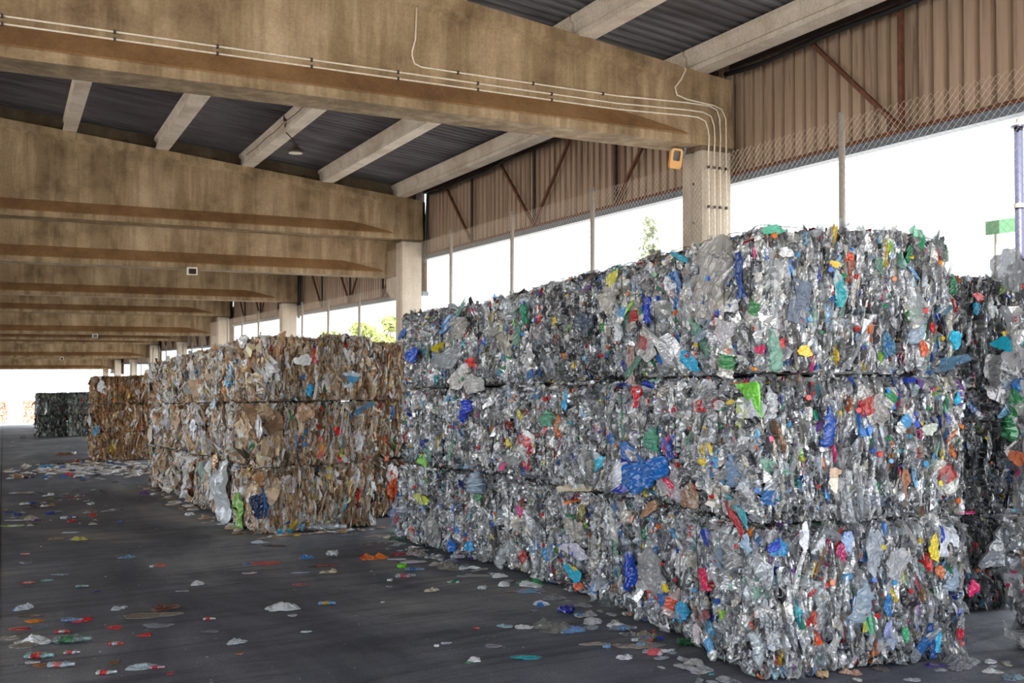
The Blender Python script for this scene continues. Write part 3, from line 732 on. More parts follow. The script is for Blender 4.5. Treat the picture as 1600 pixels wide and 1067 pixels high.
o = np.array([8.97, yc, gz(yc) + .9]); P = [(8.25, yf + .05, ZB0 + 1.12), (8.28, yf - .01, ZB0 + 1.0), (8.2, yf - .01, ZB0 + .86), (8.1, yf - .01, ZB0 + .74), (8.13, yf - .01, ZB0 + .64), (8.3, yf - .01, ZB0 + .6), (8.75, yf - .01, ZB0 + .57), (8.9, yf - .01, ZB0 + .53), (8.97, yf - .01, ZB0 + .4), (8.96, yf - .03, ZB0 + .1), (8.97, yc - .02, ZB0 - .1), (8.97, yc - .02, gz(yc) + .9)]
MB().tube([tuple(np.array(p) - o) for p in P], .011, 8).build('pipe', M['conduit'], c4, True)
clips(c4, [(0, -.02, ZB0 - .3 - k * .55 - o[2]) for k in range(4)])

# orange lamp by the nearest column
r = empty('floodlight', (8.33, 11.25, EYE + 2.86)); r.rotation_euler = (math.radians(8), math.radians(6), math.radians(-18)); tag(r, 'orange-yellow framed floodlight hung beside the nearest column', 'floodlight')
m = MB(); pr = []
for ww, hh, yy in ((.085, .15, -.05), (.07, .12, -.055)): pass
out = [(-.07, -.14), (.07, -.14), (.085, -.1), (.085, .1), (.06, .14), (-.06, .14), (-.085, .1), (-.085, -.1)]
inn = [(-.04, -.03), (.04, -.03), (.052, -.01), (.052, .09), (.038, .112), (-.038, .112), (-.052, .09), (-.052, -.01)]
vs = [(a, -.05, b) for a, b in out] + [(a, -.05, b) for a, b in inn] + [(a, -.02, b) for a, b in inn] + [(a * .9, .06, b * .9) for a, b in out]
fs = []
for k in range(8):
    q = (k + 1) % 8; fs += [(k, q, 8 + q, 8 + k), (8 + k, 8 + q, 16 + q, 16 + k), (k, 24 + k, 24 + q, q)]
fs.append(tuple(range(24, 32)))
MB().add(vs, fs).build('housing', M['orange'], r)
MB().add([(a, -.022, b) for a, b in inn] + [(a, -.018, b) for a, b in inn], [tuple(range(8)), tuple(range(15, 7, -1))] + [(k, (k + 1) % 8, 8 + (k + 1) % 8, 8 + k) for k in range(8)]).build('glass', M['glass'], r)
MB().tube([(.0, .06, .1), (.06, .1, .2), (.16, .02, .24), (.26, .0, .22)], .022, 8).build('bracket', M['darksteel'], r)
MB().bar((.12, .03, .23), (.12, .03, .02), .03, .06).build('arm', M['trim'], r)

# hanging lamp
lx, ly, lz = 4.98, 18.9, ZB0 + top_rise(4.85) - .36
r = empty('hanging_lamp', (lx, ly, lz)); tag(r, 'dark round industrial lamp hanging from the third purlin under the roof', 'lamp')
n = 20; prof = [(.0, .16), (.06, .16), (.07, .09), (.14, .05), (.19, .01), (.19, -.01), (.13, -.015)]
vs = [(q * math.cos(2 * math.pi * k / n), q * math.sin(2 * math.pi * k / n), z) for q, z in prof for k in range(n)]
fs = [(i * n + k, i * n + (k + 1) % n, (i + 1) * n + (k + 1) % n, (i + 1) * n + k) for i in range(len(prof) - 1) for k in range(n)]
MB().add(vs, fs).build('shade', M['darksteel'], r)
MB().tube([(0, 0, -.012), (0, 0, -.022)], .13, 20).build('lens', M['lens'], r)
MB().tube([(0, 0, .15), (-.06, -.02, .24), (-.2, -.04, .36), (-.22, -.04, .5), (-.16, -.02, .58), (-.2, 0, .66)], .012, 6).build('cord', M['black'], r)
MB().box(-.24, -.16, -.06, .02, .58, .68).build('junction_box', M['darksteel'], r)
# cable on that purlin's side
c = MB().tube([(4.85 - .145, frame_y(0) + .6 + t * 10.2, ZB0 + top_rise(4.85) + .13 + .012 * math.sin(t * 40)) for t in np.linspace(0, 1, 30)], .008, 5).build('thin_cable', M['black'])
tag(c, 'thin dark cable along the side of the third purlin', 'cable')
# small floodlights under lower beams
for k, (i, x, w) in enumerate(((1, 3.75, 'second'), (3, 3.5, 'fourth'), (5, 3.3, 'sixth'))):
    y = frame_y(i) + .62 - .3; z = ZB0 - STEP * ((i + 1) // 2) - .03
    r = empty('small_floodlight', (x, y, z)); tag(r, 'small pale floodlight under the lower beam of the %s column' % w, 'floodlight')
    MB().box(-.11, .11, -.07, .05, -.12, .06).build('housing', M['conduit'], r, bevel=.01)
    MB().box(-.08, .08, -.078, -.07, -.1, .02).build('glass', M['glass'], r)
    MB().bar((0, .0, .04), (0, .1, .1), .03).build('bracket', M['darksteel'], r)
# drain pipe beside the second column, black
for i, w in ((1, 'second'), (2, 'third'), (3, 'fourth')):
    y = frame_y(i) - .1; lev = level_of_bay(i - 1); zt = ZB0 - STEP * lev
    c = MB().tube([(9.17, y, zt + .95), (9.17, y, zt + .2), (9.13, y, zt - .1), (9.18, y, zt - .35), (9.18, y, zt - .55)], .05, 10).build('downpipe', M['black'], None, True)
    tag(c, 'short black pipe at the end of the beam on the %s column' % w, 'pipe')

# things in the yard beyond the fence
c = MB().box(9.62, 9.70, 22.55, 22.8, 0, 3.37).build('blue_board', M['blueboard']); c.location.z = gz(22.6) + .0; tag(c, 'narrow light blue board standing right behind the second column', 'board')
d = ray(1593, 340); t = 10.6 / d[0]; py_, pz_ = d[1] * t, EYE + d[2] * t
r = empty('lamp_post', (10.6, py_, gz(py_) - .05)); tag(r, 'blue-grey metal pole with a small bracket top at the right photo edge', 'pole')
ztop = EYE + ray(1593, 192)[2] * 10.6 / ray(1593, 192)[0] - gz(py_)
MB().tube([(0, 0, 0), (0, 0, ztop)], .05, 12).build('pole', M['bluepole'], r, True)
MB().tube([(-.0, 0, ztop), (0, 0, ztop + .02)], .085, 12).build('top_plate', M['bluepole'], r)
for s in (-1, 1): MB().tube([(s * .06, s * .06, ztop), (s * .07, s * .07, ztop + .1), (s * .03, s * .03, ztop + .13)], .012, 6).build('hook', M['galv'], r)
MB().tube([(0, 0, ztop - .95), (0, 0, ztop - .9)], .062, 12).build('collar', M['galv'], r)
d = ray(1575, 348); t = 10.95 / d[0]; gy, gzc = d[1] * t, EYE + d[2] * t
s = empty('green_sign', (10.95, gy, gz(gy) - .05)); tag(s, 'pale green board on the fence beyond, left of the blue-grey pole', 'board')
MB().box(-.02, .02, -.26, .30, gzc - .07 - gz(gy), gzc + .1 - gz(gy)).build('panel', M['greenboard'], s)
for q in (-.2, .2): MB().tube([(.04, q, 0), (.04, q, gzc + .05 - gz(gy))], .02, 8).build('post', M['galv'], s)

def mat_leaf(name, c):
    m, nt, b = newmat(name); b.inputs['Roughness'].default_value = .6; b.inputs['Base Color'].default_value = (*c, 1)
    n = noise(nt, 3, 3); r = ramp(nt, [(.3, tuple(x * .7 for x in c)), (.7, c)]); nt.links.new(n.outputs[0], r.inputs[0]); nt.links.new(r.outputs[0], b.inputs['Base Color']); return m
M['leafy'] = mat_leaf('yellow_green_leaves', rgb(176, 190, 110)); M['conif'] = mat_leaf('grey_green_needles', rgb(176, 184, 160))
def leaves(n, blobs, size, seed, droop=0):
    rng = np.random.default_rng(seed); w = np.array([b[3] ** 2 for b in blobs]); k = rng.choice(len(blobs), n, p=w / w.sum()); B = np.array(blobs)[k]
    d = rng.normal(0, 1, (n, 3)); d /= np.linalg.norm(d, axis=1, keepdims=True); c = B[:, :3] + d * (B[:, 3] * rng.random(n) ** .4)[:, None] * np.array([1, 1, .75])
    a = rng.normal(0, 1, (n, 3)); a /= np.linalg.norm(a, axis=1, keepdims=True); b = np.cross(a, rng.normal(0, 1, (n, 3))); b /= np.linalg.norm(b, axis=1, keepdims=True)
    s = size * np.exp(rng.normal(0, .3, (n, 1)))
    V = np.stack([c - a * s, c - b * s * .35, c + a * s, c + b * s * .35], 1).reshape(-1, 3)
    return V, np.arange(4 * n).reshape(-1, 4)
def tree(px, py_top, py_bot, dist, wpx, label, kind, seed):
    """stands in the yard; dist is its distance along the ray"""
    d = ray(px, py_top); t = dist; x, y, zt = d[0] * t, d[1] * t, EYE + d[2] * t; g = gz(y) - .05; H = zt - g; R = wpx / 2 / FPX * dist
    root = empty('tree', (x, y, g)); tag(root, label, 'tree'); rg = random.Random(seed); zb = EYE + ray(px, py_bot)[2] * t - g
    if kind == 'conifer':
        MB().tube([(0, 0, 0), (.05, 0, H * .5), (0, 0, H * .97)], [.16, .1, .02], 8).build('trunk', M['bark'], root)
        bl = []
        for k in range(26):
            f = k / 25; z = zb * .6 + (H - zb * .6) * f; rr = R * (1 - f) ** .7 * .9; a = k * 2.4
            bl.append((math.cos(a) * rr * .6, math.sin(a) * rr * .6, z, .25 + rr * .35))
        V, F = leaves(1500, bl, .10, seed)
        link('foliage', np_mesh('foliage', V, F, M['conif']), root)
    else:
        MB().tube([(0, 0, 0), (.1, .1, H * .3), (0, 0, H * .75)], [.25, .18, .06], 8).build('trunk', M['bark'], root)
        bl = []
        for k in range(16):
            a = rg.uniform(0, 6.28); q = rg.uniform(0, 1) ** .5 * R * .8; bl.append((math.cos(a) * q, math.sin(a) * q, H - R * .5 - rg.uniform(0, 1) * (H * .45) * (.3 + q / R), R * rg.uniform(.22, .4)))
        for b in bl[:6]: MB().tube([(0, 0, H * .4), (b[0] * .5, b[1] * .5, b[2] * .75), b[:3]], [.08, .05, .02], 6).build('branch', M['bark'], root)
        V, F = leaves(9000, bl, .13, seed)
        link('foliage', np_mesh('foliage', V, F, M['leafy']), root)
tree(1015, 345, 420, 30, 40, 'slim sparse conifer beyond the fence, left of the nearest column', 'conifer', 1)
tree(563, 468, 560, 46, 130, 'yellow-green leafy tree seen under the cladding left of the second column', 'round', 2)
tree(612, 486, 560, 50, 70, 'smaller yellow-green tree close to the second column', 'round', 3)
tree(370, 520, 560, 90, 60, 'pale green tree seen over the far cardboard bales by the third column', 'round', 4)

# ------------------------------------------------------------------ bales
PL_A = np.array([.034, .155, .19]); PL_B = np.array([.017, .055, .085])
CD_A = np.array([.050, .21, .26]); CD_B = np.array([.024, .08, .11])
LAY = ['bottom', 'middle', 'top']
def stack_z(cy, H, n, gap=.015): return gz(cy) + n * (H + gap) + .004
# the plastic row, six stacks deep, three high: (corner x, corner y, yaw degrees, depth, palette, body resolution, flake count)
ROW = [
 ((4.43, 5.07), -10.0, 1.28, PLASTIC, .0085, 1500, 'with its streaky end to the camera in the nearest stack'),
 ((4.66, 6.37), -9.0, 1.26, PLASTIC, .0095, 1400, 'in the second stack of the plastic row, just behind the nearest'),
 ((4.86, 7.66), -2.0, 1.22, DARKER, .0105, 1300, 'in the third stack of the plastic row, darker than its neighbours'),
 ((4.92, 8.92), 0.0, 1.22, PLASTIC, .012, 1200, 'in the fourth stack of the plastic row from the camera'),
 ((4.88, 10.18), 1.0, 1.24, PLASTIC, .013, 1100, 'in the fifth stack of the plastic row from the camera'),
 ((4.80, 11.46), 2.0, 1.20, PLASTIC, .014, 1100, 'in the last stack of the plastic row, beside the cardboard bales'),
]
rg = random.Random(5)
for si, ((cx, cy), yaw, D, pal, step, nfl, lab) in enumerate(ROW):
    L = 1.74
    for n in range(3):
        H = 1.0; ox = rg.uniform(-.035, .035) if si else (0, .0, .03)[n]; oy = rg.uniform(-.015, .015); dyaw = rg.uniform(-.9, .9)
        if si == 0: dyaw = (0, 1.5, 3.5)[n]
        if si == 1: dyaw = (0, .8, 1.6)[n]
        roll = {0: (0, -.012, -.022)[n]}.get(si, rg.uniform(-.008, .008))
        p = pal
        if si == 2 and n < 2: p = PLASTIC
        Lx = L if not (si == 0 and n == 2) else 1.62
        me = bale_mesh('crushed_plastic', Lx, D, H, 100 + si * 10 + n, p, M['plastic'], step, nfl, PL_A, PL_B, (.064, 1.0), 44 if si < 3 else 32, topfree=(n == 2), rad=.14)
        b = place_bale(me, 'plastic_bale', cx + ox, cy + oy, stack_z(cy, H, n), math.radians(yaw + dyaw), Lx, D, H,
                       '%s grey plastic-bottle bale %s' % (LAY[n], lab), 'bale', 'plastic bales in the long row', roll, 4, 'crushed_plastic')
        dress(b, Lx, D, H, 300 + si * 10 + n, (30, 24, 18, 16, 12, 12)[si], (10, 10, 8, 7, 6, 6)[si])
# stacks right of the row; the first is unseen, added to block sky gaps
for (cx, cy, yaw, D, L, lab, sd, ncap) in ((6.55, 7.12, 0, 1.3, 1.35, 'added unseen behind the recessed stack to block the sky', 521, 0), (6.42, 3.45, -8, 1.42, 1.5, 'in the stack at the right photo edge, nearest the camera', 501, 20), (6.42, 5.75, -3, 1.3, 1.45, 'in the recessed stack left of the right-edge stack', 511, 10)):
    for n in range(3):
        H = 1.0 if n < 2 else .97
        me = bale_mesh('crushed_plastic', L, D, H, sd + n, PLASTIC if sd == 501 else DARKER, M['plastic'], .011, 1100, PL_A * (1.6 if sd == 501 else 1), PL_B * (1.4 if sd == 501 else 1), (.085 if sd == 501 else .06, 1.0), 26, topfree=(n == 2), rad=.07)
        b = place_bale(me, 'plastic_bale', cx + (.0, .03, .05)[n], cy, stack_z(cy, H, n, -.03), math.radians(yaw), L, D, H, '%s grey plastic-bottle bale %s' % (LAY[n], lab), 'bale', 'plastic bales at the right', 0, 4, 'crushed_plastic')
        dress(b, L, D, H, 600 + sd + n, ncap, 9)
# cardboard row
yy = 14.25
for k in range(8):
    D = 1.28; cx = 3.22 - .02 * k + rg.uniform(-.03, .03)
    for n in range(3):
        H = .93; step = .012 if k < 2 else .016 if k < 5 else .024
        pal = CARD if (k + n) % 3 == 0 or k == 0 else CARD_WHITE
        me = bale_mesh('crushed_cardboard', 1.75, D, H, 1000 + k * 10 + n, pal, M['card'], step, 800 if k < 3 else 520, CD_A, CD_B, (.09, 1.1), 26, rad=.13, topfree=(n == 2))
        w = 'at the front of the cardboard row, end face to the camera' if k == 0 else 'in the %s stack from the front of the cardboard row' % ORD[k]
        b = place_bale(me, 'cardboard_bale', cx + rg.uniform(-.02, .02), yy, stack_z(yy, H, n), math.radians(rg.uniform(-1, 1) - (1.5 if k == 0 else 0)), 1.75, D, H, '%s brown cardboard bale %s' % (LAY[n], w), 'bale', 'cardboard bales in the long row', 0, 4 if k < 4 else 3, 'crushed_cardboard')
    yy += 1.31
for n in range(3):          # recessed cardboard stack between the two rows
    me = bale_mesh('crushed_cardboard', 1.7, 1.28, .93, 1200 + n, CARD, M['card'], .014, 600, CD_A, CD_B, (.085, 1.1), 10, rad=.10)
    place_bale(me, 'cardboard_bale', 5.12, 15.2, stack_z(15.2, .93, n), 0, 1.7, 1.28, .93, '%s brown cardboard bale of the shaded stack set back between the cardboard and plastic rows' % LAY[n], 'bale', 'cardboard bales set back', 0, 3, 'crushed_cardboard')
for q in range(2):          # far cardboard stack
    for n in range(3):
        me = bale_mesh('crushed_cardboard', 1.95, 1.3, .94, 1300 + n + q * 5, BROWN, M['card'], .022, 600, CD_A, CD_B, (.10, 1.1), 6, rad=.10)
        y0 = 35.8 + 1.33 * q
        place_bale(me, 'cardboard_bale', 2.66 + .1 * q, y0, stack_z(y0, .94, n), 0, 1.95, 1.3, .94, '%s brown cardboard bale of the far squarish stack by the left aisle%s' % (LAY[n], ', hidden row behind' if q else ''), 'bale', 'far cardboard bales', 0, 3, 'crushed_cardboard')
for q, (x, y) in enumerate(((1.78, 65.0), (3.50, 64.3))):
    for n in range(2):
        me = bale_mesh('crushed_plastic', 1.62, 1.7, 1.33, 1400 + n + q * 5, GREYGREEN, M['plastic'], .03, 900, PL_A * 1.5, PL_B * 2, (.12, 1.1), 0, rad=.10, lift=.0)
        place_bale(me, 'plastic_bale', x, y, stack_z(y, 1.33, n, -.03), 0, 1.62, 1.7, 1.33, '%s dark grey-green bale of the %s far stack at the end of the aisle' % ((('lower', 'upper')[n]), ('left', 'right')[q]), 'bale', 'far dark bales', 0, 0, 'crushed_plastic')
for q, x in enumerate((-.75, 2.1)):
    for n in range(3):
        me = bale_mesh('crushed_cardboard', 1.1, 1.3, .85, 1500 + n + q * 5, PINK, M['card'], .07, 120, CD_A * 2, CD_B * 2, (.2, 1.2), 0, rad=.1)
        place_bale(me, 'cardboard_bale', x, 126.0, stack_z(126, .85, n) - .05, 0, 1.1, 1.3, .85, '%s pinkish sunlit bale of the %s stack outdoors beyond the far opening' % (LAY[n], ('left', 'right')[q]), 'bale', 'sunlit bales outdoors', 0, 0, 'crushed_cardboard')

# ------------------------------------------------------------------ single pieces that stand out in the bales
def hit_bale(px, py):
    o = Vector((0, 0, EYE)); d = Vector(ray(px, py)); best = None
    for root, mw, inv, L, D, H in BALES:
        lo = inv @ o; ld = (inv.to_3x3() @ d); b = (Vector((-L / 2, -D / 2, 0)), Vector((L / 2, D / 2, H)))
        t0, t1, ax, sg = -1e9, 1e9, 0, 0
        for a in range(3):
            if abs(ld[a]) < 1e-9: continue
            ta = (b[0][a] - lo[a]) / ld[a]; tb = (b[1][a] - lo[a]) / ld[a]; s = -1
            if ta > tb: ta, tb = tb, ta; s = 1
            if ta > t0: t0, ax, sg = ta, a, s
            t1 = min(t1, tb)
        if t0 < t1 and t0 > 0 and (best is None or t0 < best[0]):
            nr = [0, 0, 0]; nr[ax] = sg; best = (t0, root, lo + ld * t0, Vector(nr), mw)
    return best
def feature(px, py, w, h, ang, col, name, label=None, kind='film', shape='blob', clear=0.0, col2=None, amp=.12, out=.015, flat=.5):
    hb = hit_bale(px, py)
    if hb is None: return None
    t, root, loc, nr, mw = hb
    up = Vector((0, 0, 1)) if abs(nr.z) < .5 else Vector((0, 1, 0)); side = up.cross(nr)
    R3 = mw.to_3x3(); view = Vector(ray(px, py)).normalized()
    ws = R3 @ side; fs = math.sqrt(max(.08, 1 - (ws.normalized().dot(view)) ** 2))
    W_ = w * t / FPX / fs; H_ = h * t / FPX
    sd = int(px * 7 + py * 13)
    if col[2] > 120 and col[2] > 1.5 * col[0] and col[2] > 1.3 * col[1]: col = (int(col[0] * .6), min(255, int(col[1] * 1.2)), min(255, int(col[2] * 1.05)))
    if kind == 'film':
        me = film_mesh(name, W_, H_, rgb(*col), sd, clear, 15 if max(w, h) > 30 else 9, amp, shape, rgb(*col2) if col2 else None)
        o = attach(root, me, name, loc + nr * out, nr, up, math.radians(ang))
    elif kind == 'bottle':
        me = bottle_mesh(name, H_, W_ / 2 / 1.25, rgb(*col), sd, clear, flat, True, rgb(*col2) if col2 else None)
        o = attach(root, me, name, loc + nr * (out + .01), nr, up, math.radians(90 + ang))
    elif kind == 'plank':
        me = MB().box(-W_ / 2, W_ / 2, -H_ / 2, H_ / 2, -.01, .02).build(name, mat_plain(name + '_paint', rgb(*col), .5, 0, .12)).data
        bpy.data.objects.remove(bpy.data.objects[-1]) if False else None
        o = attach(root, me, name, loc + nr * out, nr, up, math.radians(ang))
    if label: o['label'] = label
    return o
def F_(*a, **k): return feature(*a, **k)
BL = (38, 92, 190)
F_(983, 742, 56, 44, 20, (226, 228, 236), 'plastic_bag', 'white bag with blue print', col2=(44, 60, 170))
F_(1014, 741, 66, 54, 8, (24, 92, 190), 'plastic_bag', 'bright blue crumpled bag', amp=.12, out=.05)
F_(1052, 752, 40, 52, -30, (196, 190, 196), 'plastic_film', clear=.25)
F_(1050, 762, 26, 20, -35, (220, 40, 90), 'plastic_film', 'pink-red film')
F_(1180, 612, 46, 40, -35, (120, 214, 60), 'plastic_bag', 'lime green bag', shape='tri')
F_(1160, 650, 12, 58, -8, (196, 208, 120), 'plastic_film', shape='strip')
F_(1178, 638, 36, 36, 0, (222, 222, 230), 'plastic_film')
F_(1293, 668, 20, 64, -10, (40, 62, 158), 'crushed_bottle', 'dark blue crushed bottle', kind='bottle')
F_(1284, 702, 12, 8, -10, (226, 226, 226), 'bottle_neck')
F_(1245, 472, 30, 68, -12, (66, 78, 100), 'plastic_panel', 'dark slate-grey plastic panel', amp=.02, out=.03, shape='rect')
F_(1256, 467, 14, 22, 0, BL, 'plastic_film')
F_(1131, 520, 46, 36, -8, (206, 204, 210), 'plastic_sack', 'whitish sack with a blue edge', amp=.10)
F_(1112, 520, 10, 36, 10, (70, 168, 214), 'plastic_film')
F_(1073, 560, 44, 26, -20, (44, 142, 208), 'plastic_film', 'bright blue film')
F_(1119, 715, 34, 36, 8, (90, 180, 220), 'cardboard_carton', 'light blue carton with pale print', amp=.03, col2=(226, 210, 200), out=.03)
F_(1143, 478, 26, 24, 0, (230, 230, 232), 'plastic_film')
F_(1105, 455, 62, 90, 10, (190, 186, 182), 'plastic_film', 'large clear wrinkled film', clear=.25, amp=.08)
F_(1120, 400, 66, 52, 0, (188, 184, 180), 'plastic_film', clear=.3, amp=.08)
F_(1060, 455, 14, 62, 0, (62, 78, 150), 'plastic_film', shape='strip')
F_(1078, 490, 16, 44, 15, (226, 226, 228), 'plastic_film')
F_(1159, 430, 10, 74, 8, (44, 56, 130), 'plastic_film', shape='strip')
F_(1015, 485, 12, 40, 5, (36, 50, 168), 'plastic_film', shape='strip')
F_(991, 570, 11, 60, 0, (116, 62, 48), 'packing_strap', 'red-brown flat strap', amp=.02, shape='rect', out=.03)
F_(997, 620, 12, 32, 12, (224, 34, 60), 'plastic_film', 'red-pink knotted film', shape='strip')
F_(1145, 628, 14, 8, 0, (226, 200, 60), 'bottle_handle')
F_(1108, 632, 42, 26, 0, (226, 222, 222), 'plastic_bag', 'white bag with a red mark', col2=(206, 40, 44))
F_(1152, 735, 22, 52, 4, (150, 180, 216), 'crushed_bottle', 'pale blue crushed bottle', kind='bottle', clear=.2)
F_(1160, 795, 40, 22, -40, (60, 168, 186), 'plastic_film', 'turquoise film', shape='tri')
F_(1152, 812, 34, 18, -40, (176, 40, 50), 'plastic_film')
F_(1081, 776, 26, 44, 30, (152, 120, 96), 'cardboard_piece', 'torn brown cardboard flap', amp=.04)
F_(1018, 795, 30, 16, 20, (176, 128, 92), 'cardboard_piece')
F_(1022, 686, 22, 36, -8, (110, 186, 160), 'crushed_bottle', 'pale green crushed bottle', kind='bottle', clear=.25)
F_(1047, 700, 12, 38, 18, (48, 60, 160), 'plastic_film', col2=(200, 60, 90), shape='strip')
F_(990, 710, 32, 30, -20, (200, 190, 190), 'food_packet', 'blue and red printed packet', col2=(58, 120, 200))
F_(935, 720, 26, 28, 10, (60, 160, 220), 'plastic_film', 'light blue wrapper', col2=(206, 214, 222))
F_(1455, 856, 17, 36, 6, (228, 206, 60), 'plastic_film', 'bright yellow film', amp=.10, out=.03)
F_(1474, 846, 14, 46, -5, (212, 214, 226), 'plastic_film', shape='strip')
F_(1488, 838, 12, 34, 8, (222, 226, 234), 'plastic_film')
F_(1322, 846, 20, 32, 8, (52, 84, 184), 'plastic_film', 'blue film with paler wrinkles', col2=(170, 190, 226))
F_(1312, 862, 14, 28, 0, (176, 40, 100), 'plastic_film')
F_(1254, 838, 14, 44, 4, (226, 226, 234), 'plastic_film')
F_(1280, 850, 20, 34, -15, (216, 218, 224), 'plastic_film', shape='tri')
F_(1213, 855, 26, 32, 0, (96, 120, 190), 'plastic_film', clear=.2, col2=(40, 76, 190))
F_(990, 893, 22, 60, 6, (28, 58, 170), 'plastic_bag', 'deep blue wrinkled bag', amp=.14, out=.03)
F_(1022, 892, 46, 60, 0, (184, 184, 186), 'plastic_film', clear=.3, amp=.10)
F_(1048, 940, 32, 48, -25, (226, 200, 196), 'plastic_canister', 'whitish canister with orange and red print', kind='bottle', col2=(226, 100, 70), flat=.7, out=.05)
F_(1060, 917, 11, 11, 0, (236, 208, 40), 'canister_cap', 'yellow cap', out=.1, amp=.3)
F_(1104, 905, 12, 34, 10, (220, 44, 90), 'plastic_film', shape='strip')
F_(1070, 955, 18, 34, 20, (70, 130, 196), 'plastic_film')
F_(1100, 960, 22, 26, 0, (190, 110, 116), 'plastic_film', clear=.2)
F_(1112, 980, 22, 18, -20, (70, 160, 206), 'plastic_film')
F_(1092, 988, 14, 28, -20, (226, 212, 216), 'plastic_film')
F_(1150, 872, 30, 40, 25, (206, 206, 206), 'crushed_bottle', kind='bottle', clear=.15)
F_(1170, 850, 12, 30, 30, (170, 200, 226), 'plastic_film', shape='strip')
F_(1271, 980, 9, 52, 6, (222, 84, 44), 'plastic_film', 'orange twisted strip', shape='strip', out=.03)
F_(1346, 960, 6, 54, 8, (176, 170, 60), 'plastic_film', shape='strip')
F_(1385, 945, 13, 30, 0, (54, 96, 170), 'plastic_film')
F_(1388, 990, 14, 42, 0, (150, 160, 206), 'plastic_film')
F_(1413, 990, 9, 26, 0, (54, 166, 110), 'plastic_film')
F_(1453, 1000, 9, 54, 0, (44, 60, 130), 'plastic_film', shape='strip')
F_(1463, 1000, 8, 36, 0, (70, 140, 200), 'plastic_film', shape='strip')
F_(1498, 990, 9, 22, 0, (190, 30, 56), 'plastic_film')
F_(1466, 892, 12, 22, 0, (200, 112, 66), 'plastic_film')
F_(1400, 880, 36, 44, 30, (188, 190, 194), 'plastic_film', clear=.35, amp=.05)
F_(1420, 935, 26, 24, 0, (52, 44, 50), 'plastic_film', 'dark maroon film')
F_(1363, 860, 22, 80, 0, (168, 176, 186), 'plastic_film', clear=.2)
F_(1518, 918, 14, 26, 0, (216, 40, 104), 'plastic_film')
F_(1450, 670, 20, 20, 0, (206, 212, 200), 'plastic_film')
F_(1389, 625, 10, 34, 10, (36, 108, 196), 'plastic_film', 'blue film strip')
F_(1371, 640, 28, 44, 0, (168, 164, 162), 'plastic_film', clear=.2)
F_(1273, 648, 8, 16, 0, (60, 170, 140), 'plastic_film')
F_(1470, 715, 5, 34, 0, (226, 200, 60), 'plastic_film', shape='strip')
F_(1468, 758, 7, 16, 0, (230, 210, 40), 'plastic_film')
F_(1410, 755, 10, 44, -12, (150, 92, 56), 'plastic_film', shape='strip')
F_(1400, 742, 7, 30, 5, (206, 40, 44), 'plastic_film', shape='strip')
F_(1360, 783, 58, 22, 3, (96, 104, 124), 'plastic_film', clear=.15)
F_(1303, 755, 22, 20, 30, (222, 214, 200), 'paper_piece', 'square of off-white paper', amp=.03)
F_(1302, 738, 20, 14, 0, (206, 176, 150), 'plastic_film')
F_(1496, 620, 12, 24, -20, (60, 150, 210), 'plastic_film')
F_(1225, 510, 0.1, 0.1, 0, BL, 'plastic_film') if False else None
F_(1390, 388, 10, 28, 12, (130, 196, 70), 'plastic_film', 'lime green strip')
F_(1418, 398, 10, 24, -5, (36, 110, 70), 'plastic_film')
F_(1372, 415, 12, 26, 10, (60, 120, 96), 'plastic_film')
F_(1310, 452, 20, 48, 10, (176, 200, 204), 'plastic_film', clear=.2, col2=(60, 170, 180))
F_(1310, 475, 12, 10, 0, (40, 170, 170), 'plastic_film')
F_(1326, 418, 8, 48, -4, (122, 60, 36), 'plastic_film', shape='strip')
F_(1325, 402, 9, 18, 0, (214, 76, 40), 'plastic_film')
F_(1303, 413, 16, 10, 0, (224, 180, 50), 'plastic_film')
F_(1336, 348, 26, 18, 15, (230, 70, 40), 'plastic_bag', 'red-orange bag end on the top edge')
F_(1205, 360, 38, 13, 8, (60, 160, 130), 'crushed_bottle', 'green crushed bottle on the top edge', kind='film')
F_(1255, 549, 22, 16, 0, (230, 196, 60), 'plastic_film', 'yellow film')
F_(1219, 537, 9, 14, 0, (206, 36, 40), 'plastic_film')
F_(1191, 546, 14, 16, 0, (220, 50, 110), 'plastic_film')
F_(1226, 395, 18, 18, 0, (206, 206, 206), 'plastic_film')
F_(1188, 432, 12, 14, 0, (228, 226, 222), 'plastic_cup', kind='film')
F_(1486, 445, 12, 32, 0, (40, 110, 72), 'crushed_bottle', 'dark green crushed bottle', kind='bottle', clear=.1)
F_(1490, 408, 22, 22, 0, (222, 218, 222), 'plastic_film')
F_(1385, 540, 16, 46, 5, (70, 86, 130), 'plastic_film', clear=.1)
F_(1441, 545, 14, 22, 0, (206, 96, 60), 'plastic_film')
F_(1470, 485, 26, 18, 20, (70, 120, 140), 'plastic_film', clear=.1)
F_(1455, 512, 7, 16, 0, (216, 34, 44), 'plastic_film')
F_(1490, 530, 16, 30, -30, (70, 150, 206), 'plastic_film')
F_(1527, 464, 16, 12, 0, (206, 36, 44), 'plastic_film')
F_(1524, 482, 10, 22, 0, (70, 130, 190), 'plastic_film')
